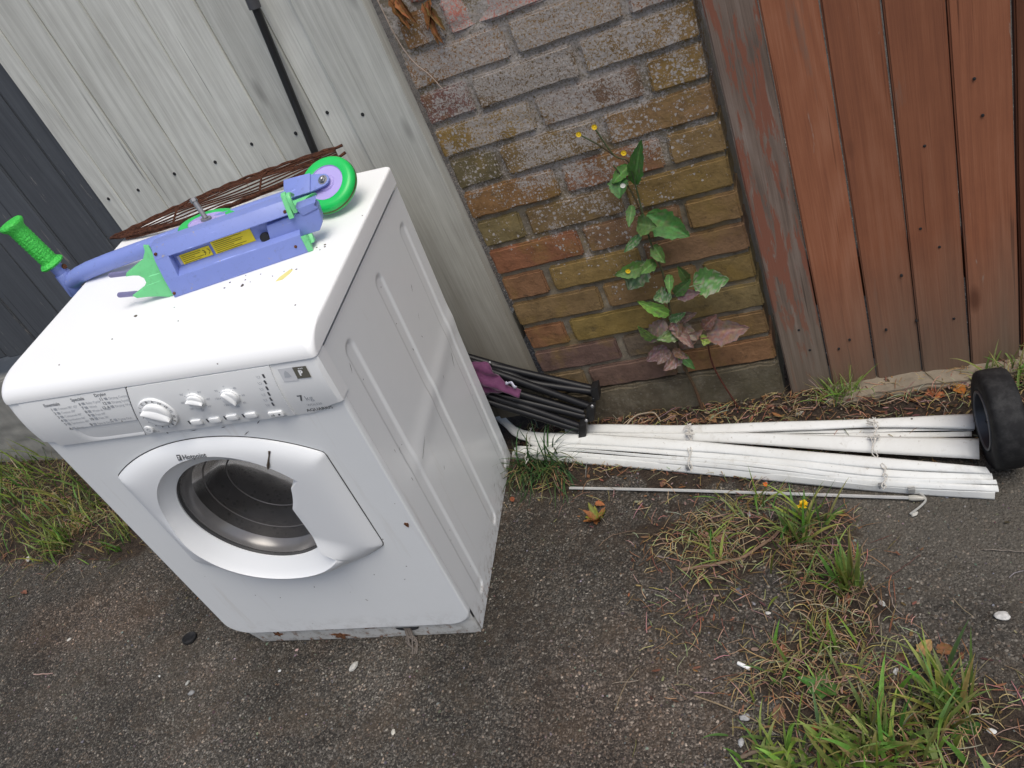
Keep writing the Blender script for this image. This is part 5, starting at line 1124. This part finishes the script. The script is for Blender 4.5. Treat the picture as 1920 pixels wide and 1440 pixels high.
tuft(G['bot'], 190, .075, .0048, '', into=PG, rad=.030, seed=19, group=GG, spread=1.0, curl=.2, dead=.25, fine=90)
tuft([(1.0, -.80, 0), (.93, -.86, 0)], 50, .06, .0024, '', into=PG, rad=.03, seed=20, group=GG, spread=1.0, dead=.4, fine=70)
tag(VG.build('verge_grass', BLADE, None, 180, fixn=False), 'green and yellowing grass of the verge left of the washing machine', 'grass', kind='stuff')
tag(PG.build('patch_grass', BLADE, None, 180, fixn=False), 'sparse low grass scattered through the litter patch at the lower right', 'grass', kind='stuff')
# broad leaf generator
def leaf_mesh(mb, a, b, w, col, vein=None, up=(0, -1, .25), cup=.25, n=9, m=7, lobes=0, rng=None, spots=None):
    a = Vector(a); b = Vector(b); d = b - a; L = d.length; x = d.normalized(); up = Vector(up); y = up.cross(x).normalized(); z = x.cross(y)
    vs = []; cs = []; 
    for k in range(n):
        t = k / (n - 1); ww = w * (math.sin(math.pi * min(.999, t ** .75 * .97 + .03)) ** .8)
        if lobes: ww *= 1 + lobes * math.sin(t * 21)
        for j in range(m):
            s = 2 * j / (m - 1) - 1
            p = a + x * (L * t) + y * (ww * s * (1 + .10 * math.sin(k * 2.7 + j))) + z * (cup * ww * (abs(s) ** 1.5) - .10 * L * t * t + .0012 * math.sin(k * 1.9 + j * 2.3))
            vs.append(p); c = col
            if vein and j == m // 2: c = vein
            if spots and rng.random() < spots[1]: c = spots[0]
            cs.append(tuple(q * (rng.uniform(.85, 1.15) if rng else 1) for q in c))
    mb.add(vs, [(k * m + j, k * m + j + 1, (k + 1) * m + j + 1, (k + 1) * m + j) for k in range(n - 1) for j in range(m - 1)], cs)
PO = Vector((.365, -.03, .10)); pw = tag(empty('sow_thistle', PO), 'tall sow thistle weed with green and reddish leaves growing against the brick pier', 'weed')
stm = leafmat('weed_stem', .5, .05)
q = MB()
for i, P in enumerate(PSTEM):
    P = [Vector(p) for p in P]
    if i == 0: P = [Vector((.372, -.03, -.02)), Vector((.368, -.026, .06))] + P
    q.tube([p - PO for p in smooth_path(P, 24)], [lerp(.0045 if i == 0 else .0024, .0012, k / 23) for k in range(24)], 8, [(lambda k: (lerp(.10, .05, k / 23), lerp(.055, .085, k / 23), .035))(k // 8) for k in range(24 * 8)])
q.tube([Vector(p) - PO for p in smooth_path([(.392, -.035, .329), (.42, -.045, .345), (.455, -.05, .350)], 8)], .0016, 6, (.16, .2, .11))
q.tube([Vector(p) - PO for p in smooth_path([(.366, -.035, .20), (.40, -.045, .207), (.44, -.055, .212)], 8)], .0016, 6, (.16, .07, .06))
q.tube([Vector(p) - PO for p in smooth_path([(.43, -.03, .19), (.425, -.02, .10), (.455, -.03, -.02)], 10)], .0022, 6, (.09, .03, .02))
q.build('stem', stm, pw, 60, fixn=False)
LC = [(.085, .19, .05), (.105, .205, .07), (.25, .15, .14), (.20, .11, .09), (.22, .34, .07)]
rng = random.Random(21)
r5 = random.Random(6); PLEAF += [((lambda x, z: ((x, -.03, z), (x + r5.uniform(-.055, .05), -.05 - r5.random() * .03, z + r5.uniform(-.03, .035)), r5.uniform(.009, .015), r5.choice([0, 2, 2, 3, 3, 1])))(r5.uniform(.345, .385), r5.uniform(.155, .285))) for _ in range(7)]
for (a, b, w, k) in PLEAF:
    q = MB(); c = tuple(x * rng.uniform(.85, 1.2) for x in LC[k])
    b = Vector(a).lerp(Vector(b), 1.12); w *= 1.22
    leaf_mesh(q, Vector(a) - PO, Vector(b) - PO, w, c, vein=tuple(x * 1.5 + .02 for x in c), up=(rng.uniform(-.3, .3), -1, .45), cup=.35, n=15, m=11, lobes=.07, rng=rng, spots=((.30, .34, .22) if k in (1, 4) else (.26, .20, .19), .27) if k in (1, 2, 3) else ((.14, .2, .08), .08))
    lf = q.build('leaf', LEAFM, pw, 180, fixn=False)
    if k in (2, 3): lf['label'] = 'leaf turned dull red'
yf = plain('yellow_petals', (.75, .50, .01), .6, var=.15, scale=300)
for i, p in enumerate(PFLOW):
    q = MB(); c = Vector(p) - PO; rng2 = random.Random(i)
    for k in range(14):
        a = 2 * math.pi * k / 14; d = Vector((math.cos(a), -.35, math.sin(a))); q.add([c, c + d * .0045 + Vector((-math.sin(a), 0, math.cos(a))) * .0014, c + d * .006, c + d * .0045 - Vector((-math.sin(a), 0, math.cos(a))) * .0014], [(0, 1, 2, 3)])
    q.lathe([(.001, -.006), (.0026, -.004), (.0028, 0), (.001, .0015)], axis_frame(c, (0, -1, .2)), 10); q.build('flower', yf if i < 4 else plain('white_seed_fluff', (.7, .7, .62), .8), pw, None)
# dandelion
dn = tag(empty('dandelion', DANDB), 'single yellow dandelion flower standing in the grass below the rod', 'dandelion'); DB = Vector(DANDB); DF = Vector(DANDY) - DB
q = MB(); q.tube(smooth_path([(0, 0, 0), DF * .5 + Vector((.006, 0, .004)), DF], 10), .0014, 6, (.10, .16, .04)); q.build('stem', stm, dn, 60)
q = MB(); r2 = random.Random(1)
for k in range(70):
    a = r2.uniform(0, 6.28); e = r2.uniform(.05, 1.25); d = Vector((math.cos(a) * math.sin(e), math.sin(a) * math.sin(e) - .15, math.cos(e) * .7)).normalized(); s_ = d.cross(Vector((0, 0, 1)))
    s_ = s_.normalized() * .0011 if s_.length > .01 else Vector((.001, 0, 0)); L_ = .0125 * r2.uniform(.6, 1.05)
    q.add([DF - s_ * .5, DF + s_ * .5, DF + d * L_ + s_, DF + d * L_ - s_], [(0, 1, 2, 3)])
q.build('flower', yf, dn, None)
# small weeds
def rosette(p, n, L, w, cols, label, seed, up=.5):
    rng = random.Random(seed); mb = MB(); c0 = Vector(p)
    for k in range(n):
        a = 2 * math.pi * k / n + rng.uniform(-.3, .3); l = L * rng.uniform(.6, 1.1); e = c0 + Vector((math.cos(a) * l, math.sin(a) * l, l * up * rng.uniform(.3, 1.2)))
        c = rng.choice(cols); s = c0 + Vector((math.cos(a), math.sin(a), .3)) * l * .15
        leaf_mesh(mb, s - c0, e - c0, w * rng.uniform(.7, 1.1), c, vein=tuple(x * 1.3 for x in c), up=(math.cos(a) * -.4, math.sin(a) * -.4, 1), n=9, m=5, rng=rng)
        mb.tube([Vector((0, 0, 0)), s - c0], .001, 5, c)
    o = mb.build('small_weed', LEAFM, None, 180, fixn=False); o.location = c0; return tag(o, label, 'weed')
rosette(WEED[0], 12, .030, .0075, [(.20, .20, .03), (.28, .11, .03), (.16, .17, .03), (.30, .13, .05)], 'little yellow and orange weed on the asphalt right of the washing machine', 31, 1.2)
rosette(WEED[1], 7, .038, .011, [(.06, .15, .03), (.08, .17, .04)], 'round leaved green rosette weed in the litter patch', 32, .5)
rosette((.79, -.80, zg(.79, -.80)), 8, .028, .008, [(.07, .15, .03), (.05, .12, .03)], 'small green weed at the lower right beside the tall grass', 33, .4)
rosette((.51, -.875, zg(.51, -.875)), 9, .035, .011, [(.07, .17, .03), (.06, .14, .03)], 'bright green leafy weed at the bottom edge of the picture', 34, .6)
# ------------------------------------------------------------ litter
rng = random.Random(77)
def litter_ok(x, y): return soil(x, y)
mb = MB()
def scrap(x, y, s, c, el=1.0):
    z = zg(x, y) + rng.uniform(.001, .008); a = rng.uniform(0, 6.28); t = rng.uniform(-.5, .5); ca, sa_ = math.cos(a), math.sin(a); vs = []
    for (u, v_) in [(-1, 0), (-.4, -.5), (.5, -.45), (1, .1), (.4, .5), (-.5, .42)]:
        u *= s * el; v_ *= s; vs.append((x + u * ca - v_ * sa_, y + u * sa_ + v_ * ca, z + t * v_ * .8 + abs(u) * .12 + rng.uniform(0, s * .25)))
    mb.add(vs, [(0, 1, 2, 3), (0, 3, 4, 5)], [tuple(q * rng.uniform(.75, 1.2) for q in c)] * 6)
BR = [(.11, .055, .03), (.16, .085, .045), (.07, .04, .028), (.22, .11, .05), (.10, .06, .05), (.26, .19, .12)]
n = 0
while n < 3400:
    r = rng.random()
    if r < .5: x, y = rng.uniform(-.1, 1.25), -abs(rng.gauss(0, .14)) - .005
    elif r < .85: x, y = rng.uniform(.2, 1.05), rng.uniform(-.98, -.25)
    else: x, y = rng.uniform(-2.3, -.8), rng.uniform(-.55, .1)
    if rng.random() > soil(x, y) * .95 + .02: continue
    n += 1; scrap(x, y, rng.uniform(.0015, .005) * (1.6 if rng.random() < .1 else 1), rng.choice(BR), rng.choice([1, 1.3, 2.2]))
tag(mb.build('leaf_litter', DEAD, None, 180, fixn=False), 'brown crumbled leaf litter along the wall foot and in the weedy patch', 'leaf litter', kind='stuff')
mb = MB(); n = 0
while n < 2200:
    r = rng.random()
    if r < .38: x, y = rng.uniform(-.12, 1.25), -abs(rng.gauss(0, .13)) - .005
    elif r < .84: x, y = rng.uniform(.22, 1.05), rng.uniform(-.98, -.28)
    else: x, y = rng.uniform(-2.3, -.8), rng.uniform(-.5, .1)
    if rng.random() > soil(x, y) * 1.2 + .012: continue
    n += 1; a = rng.uniform(0, 6.28); L = rng.uniform(.012, .055); z = zg(x, y) + rng.uniform(.003, .012); k1 = rng.uniform(-.4, .4)
    P = [Vector((x + L * t * math.cos(a + k1 * t), y + L * t * math.sin(a + k1 * t), z + .006 * math.sin(t * 3) * rng.uniform(0, 1))) for t in (0, .33, .66, 1)]
    mb.tube(P, [.0007, .0008, .0007, .0004], 4, tuple(q * rng.uniform(.6, 1.2) for q in rng.choice(STRAW)), cap=False)
for (cx_, cy_, k_) in [(.33, -.43, 70), (.40, -.40, 60), (.60, -.60, 80), (.66, -.66, 60), (.55, -.70, 90), (.50, -.74, 60), (.63, -.74, 60), (.70, -.75, 60), (-1.75, -.2, 120), (-1.5, -.28, 120), (-1.4, -.22, 90), (-1.95, -.12, 90), (.80, -.80, 50)]:
    for _ in range(int(k_ * .42)):
        x, y = cx_ + rng.gauss(0, .035), cy_ + rng.gauss(0, .03); a = rng.uniform(0, 6.28); L = rng.uniform(.02, .06); z = zg(x, y) + .003; h = rng.uniform(.0, .022); k1 = rng.uniform(-1.2, 1.2)
        mb.tube([Vector((x + L * t * math.cos(a + k1 * t), y + L * t * math.sin(a + k1 * t), z + h * math.sin(t * 3.0))) for t in (0, .25, .5, .75, 1)], [.0009, .0010, .0009, .0008, .0004], 4, tuple(q * rng.uniform(.7, 1.15) for q in rng.choice(STRAW[:3])), cap=False)
tag(mb.build('dry_straw', DEAD, None, 180, fixn=False), 'dry straw and fine dead stems strewn over the soil', 'straw', kind='stuff')
# loose grit of the worn asphalt
stonem = leafmat('grit', .85, 0.0)
ICO = bmesh.new(); bmesh.ops.create_icosphere(ICO, subdivisions=1, radius=1); ICV = [v.co.copy() for v in ICO.verts]; ICF = [tuple(v.index for v in f.verts) for f in ICO.faces]; ICO.free()
def pebble(mb, x, y, s, c, flat=.55, dz=0):
    M = Matrix.Rotation(rng.uniform(0, 6.28), 3, 'Z'); z = zg(x, y) + dz; sx, sy = s * rng.uniform(.8, 1.35), s * rng.uniform(.7, 1.1)
    mb.add([(M @ Vector((v.x * sx * rng.uniform(.8, 1.15), v.y * sy * rng.uniform(.8, 1.15), v.z * s * flat * rng.uniform(.85, 1.15)))) + Vector((x, y, z)) for v in ICV], ICF, tuple(q * rng.uniform(.8, 1.2) for q in c))
mb = MB(); SC = [(.10, .095, .09), (.07, .065, .06), (.15, .14, .13), (.12, .095, .075), (.055, .052, .05), (.20, .19, .175)]
n = 0
while n < 5200:
    x, y = rng.uniform(-1.9, 1.15), rng.uniform(-1.05, .0)
    if rng.random() < soil(x, y) * .75: continue
    n += 1; pebble(mb, x, y, rng.uniform(.0010, .0026) if rng.random() < .96 else rng.uniform(.0026, .0045), rng.choice(SC) if rng.random() < .985 else (.38, .37, .35), dz=.0004)
tag(mb.build('loose_grit', stonem, None, 30, fixn=False), 'loose grit and small stones on the worn asphalt', 'grit', kind='stuff')
def single(name, label, cat, p, build, mat, group=None, smooth=60, fixn=True):
    q = MB(); build(q); o = q.build(name, mat, None, smooth, fixn=fixn); o.location = Vector(p); return tag(o, label, cat, group)
slabels = ['pale oblong stone on the asphalt right of the tall grass', 'white flat stone on the asphalt below the washing machine', 'white rounded stone below the left grass verge', 'tan pebble touching the washing machine base',
           'small whitish stone left of the pale twig ends', 'small grey chip beside the cigarette end', 'pale grey chip at the bottom of the litter patch edge', 'white chip at the right below the tall grass', 'small white chip at the far left of the asphalt',
           'dark stone left of the grass in the litter patch', 'grey pebble in the middle left of the asphalt', 'small grey chip near the long twig', 'pale chip on soil in the litter patch', 'pale sliver of stone beside the rosette weed', 'white fleck of stone left of the dark disc', 'small pale chip below the end of the rod', 'pale cream pebble at the bottom middle of the asphalt', 'small white fleck right of the dark disc', 'grey angular chip near the dark disc']
ssz = [.011, .011, .013, .008, .006, .009, .007, .006, .006, .009, .008, .006, .005, .006, .0035, .007, .006, .004, .006]
scl = [(.52, .51, .49), (.42, .41, .38), (.48, .46, .43), (.42, .34, .18), (.5, .5, .48), (.3, .3, .3), (.4, .4, .4), (.6, .6, .58), (.5, .48, .44), (.10, .11, .13), (.25, .25, .25), (.35, .35, .36), (.5, .48, .45), (.5, .5, .5), (.6, .6, .58), (.45, .44, .4), (.48, .46, .4), (.6, .6, .6), (.33, .33, .31)]
for i, p in enumerate(STONE):
    def bs_(q, i=i):
        bm = bmesh.new(); bmesh.ops.create_icosphere(bm, subdivisions=3, radius=1)
        for v in bm.verts: v.co = Vector((v.co.x * 1.35, v.co.y * .85, v.co.z * .55)) * ssz[i] * .82 * (1 + .35 * noise.noise(v.co * 1.3 + Vector((i * 7, 0, 0))))
        q.bm(bm, Matrix.Rotation(i * 1.3, 4, 'Z') @ Matrix.Translation((0, 0, ssz[i] * .3)), scl[i])
    single('pebble', slabels[i], 'pebble', (p[0], p[1], zg(p[0], p[1])), bs_, stonem, 'stray stones on the asphalt')
LL = [((.30, .18, .09), .018, 'tan dead leaf lying behind the white slats'), ((.36, .23, .10), .018, 'tan curled dead leaf left of the tall upright grass'), ((.26, .13, .06), .016, 'brown dead leaf at the base of the tall upright grass'), ((.24, .11, .06), .014, 'brown dead leaf in the middle of the litter patch'), ((.20, .11, .065), .018, 'crumpled brown dead leaf low in the litter patch'), ((.30, .09, .04), .011, 'small orange red dead leaf among the lower grass'), ((.60, .13, .03), .008, 'bright orange scrap of leaf below the white slats'), ((.38, .15, .03), .020, 'long orange leaf on the concrete sill'), ((.26, .09, .04), .016, 'rusty leaf scraps below the concrete sill, left one'), ((.22, .10, .05), .013, 'dark dead leaf on the stones before the sill'), ((.30, .10, .04), .013, 'rust red dead leaf beside the wheel end of the sill'), ((.22, .11, .06), .013, 'brown dead leaf at the pier foot, left of the tan one'), ((.20, .10, .06), .012, 'small brown dead leaf under the twig at the pier foot'), ((.24, .14, .09), .014, 'pale brown dead leaf against the pier footing'), ((.36, .34, .30), .010, 'pale grey dead leaf near the gate tuft'), ((.36, .14, .06), .012, 'orange dead leaf above the small yellow weed'), ((.30, .10, .05), .010, 'reddish leaf scrap beside the washing machine corner'), ((.17, .09, .06), .014, 'dark brown dead leaf over the long twig'), ((.16, .08, .05), .012, 'dark dead leaf between rod and slats'), ((.20, .12, .07), .012, 'brown dead leaf at the lower right'), ((.16, .085, .05), .014, 'dark brown dead leaf in the lower grass'), ((.15, .075, .05), .011, 'small dark dead leaf left of the tan curled leaf'), ((.22, .10, .07), .013, 'brown dead leaf on the left asphalt'), ((.20, .16, .12), .020, 'grey brown dead leaf in the left verge close to the machine'), ((.26, .24, .22), .018, 'crumpled grey scrap in the left verge'), ((.30, .27, .10), .011, 'yellowish leaf before the gate tuft'), ((.18, .09, .06), .012, 'brown dead leaf beside the root at the pier foot')]
for i, p in enumerate(LEAF):
    c, s, lb = LL[i]; r3 = random.Random(i)
    def bl_(q): 
        a = r3.uniform(0, 6.28); d = Vector((math.cos(a), math.sin(a), r3.uniform(.0, .3))) * s; leaf_mesh(q, -d, d, s * .62, c, vein=tuple(x * .7 for x in c), up=(r3.uniform(-.4, .4), r3.uniform(-.4, .4), 1), cup=r3.uniform(.3, .8), n=10, m=7, lobes=.08, rng=r3)
    single('dead_leaf', lb, 'leaf', (p[0], p[1], zg(p[0], p[1]) + .005), bl_, DEAD, 'fallen dead leaves', 180, False)
for i, (px, pz, L_) in enumerate([(.046, 1.063, .05), (.106, 1.035, .07)]):     # dried leaves hanging from the top of the frame
    def dl_(q):
        r4 = random.Random(i + 40)
        for k in range(5): leaf_mesh(q, (r4.uniform(-.012, .012), 0, .02), (r4.uniform(-.022, .022), r4.uniform(-.012, .0), -L_ * r4.uniform(.35, .9)), .007, (.27 * r4.uniform(.6, 1.1), .12, .045), vein=(.2, .08, .03), up=(r4.uniform(-.6, .6), -1, 0), cup=.9, n=10, m=5, lobes=.15, rng=r4)
        q.tube([(0, 0, .15), (.002, -.004, .05), (0, 0, .0)], .0012, 5, (.2, .12, .06))
    single('dried_leaf', ['curled orange brown dried leaves at the top left corner of the brick pier', 'larger orange brown dried leaf cluster hanging on the upper bricks'][i], 'leaf', (px, -.012, pz), dl_, DEAD, 'dried leaves on the bricks', 180, False)
q = MB(); q.tube(smooth_path([(.008, -.006, 1.10), (.012, -.006, 1.02), (.024, -.006, .965), (.046, -.007, .93), (.06, -.006, .895)], 16), .0011, 5, (.42, .33, .27)); tag(q.build('dry_root', DEAD, None, 60), 'pale dry root hanging over the upper left bricks', 'root')
tl = ['long brown twig lying across the soil left of the dandelion', 'thin straw stalk on the asphalt at the lower middle', 'short dark twig crossing the asphalt right of the grass', 'thin straight stalk at the right edge of the asphalt', 'pale stalk running through the lower litter patch', 'arched pale root at the foot of the brick pier', 'short thick twig at the bottom edge', 'thin curved stalk across the asphalt above the litter patch', 'short pale stick on the asphalt at the lower left', 'short bent stalk beside the little yellow weed', 'thin dry stem under the rod']
tr_ = [.0042, .0012, .0014, .0012, .0014, .0024, .004, .0009, .0016, .0009, .0013]
tc_ = [(.20, .13, .085), (.22, .17, .11), (.10, .06, .05), (.22, .19, .16), (.28, .21, .13), (.36, .29, .21), (.16, .12, .09), (.12, .08, .06), (.40, .28, .24), (.2, .14, .1), (.26, .18, .1)]
for i, P in enumerate(TWIG):
    q = MB(); P = [Vector(p) for p in P]; c0 = P[0].copy(); n = 18
    for k, p in enumerate(P): p.z = zg(p.x, p.y) + tr_[i] + (.016 if i == 5 and 0 < k < 3 else .003)
    q.tube([p - c0 + Vector((0, 0, .001 * math.sin(k * 1.3 + i))) for k, p in enumerate(smooth_path(P, n))], [tr_[i] * (1 - .4 * k / n) * (1 + .15 * math.sin(k * 2.2)) for k in range(n)], 7, tc_[i]); o = q.build('twig', DEAD, None, 60); o.location = c0; tag(o, tl[i], 'twig', 'twigs and stalks on the ground')
# cigarette end, dark disc
BU0, BU1 = Vector(BUTT[0]), Vector(BUTT[1]); bd = (BU1 - BU0).normalized(); ce = tag(empty('cigarette_end', BU0), 'white cigarette end lying at the left edge of the litter patch', 'cigarette end')
q = MB(); L_ = (BU1 - BU0).length; q.tube([(0, 0, 0), bd * .001, bd * L_ * .98, bd * L_], [.0030, .0036, .0037, .0032], 14); q.build('paper', plain('white_paper', (.82, .82, .80), .8, var=.08), ce, 50)
q = MB(); q.tube([bd * L_, bd * (L_ + .0012)], [.0031, .0026], 12); q.build('filter_face', plain('filter_tan', (.5, .36, .2), .9), ce, 50)
def dd(q): q.lathe([(.018, 0), (.019, .002), (.018, .007), (.015, .0082), (.013, .0068), (.002, .0066)], axis_frame((0, 0, 0), (.1, .08, 1)), 36, cap0=True)
single('rubber_disc', 'dark round rubber disc on the asphalt below the washing machine', 'disc', (DISC[0][0], DISC[0][1], zg(DISC[0][0], DISC[0][1])), dd, RB, None, 40)
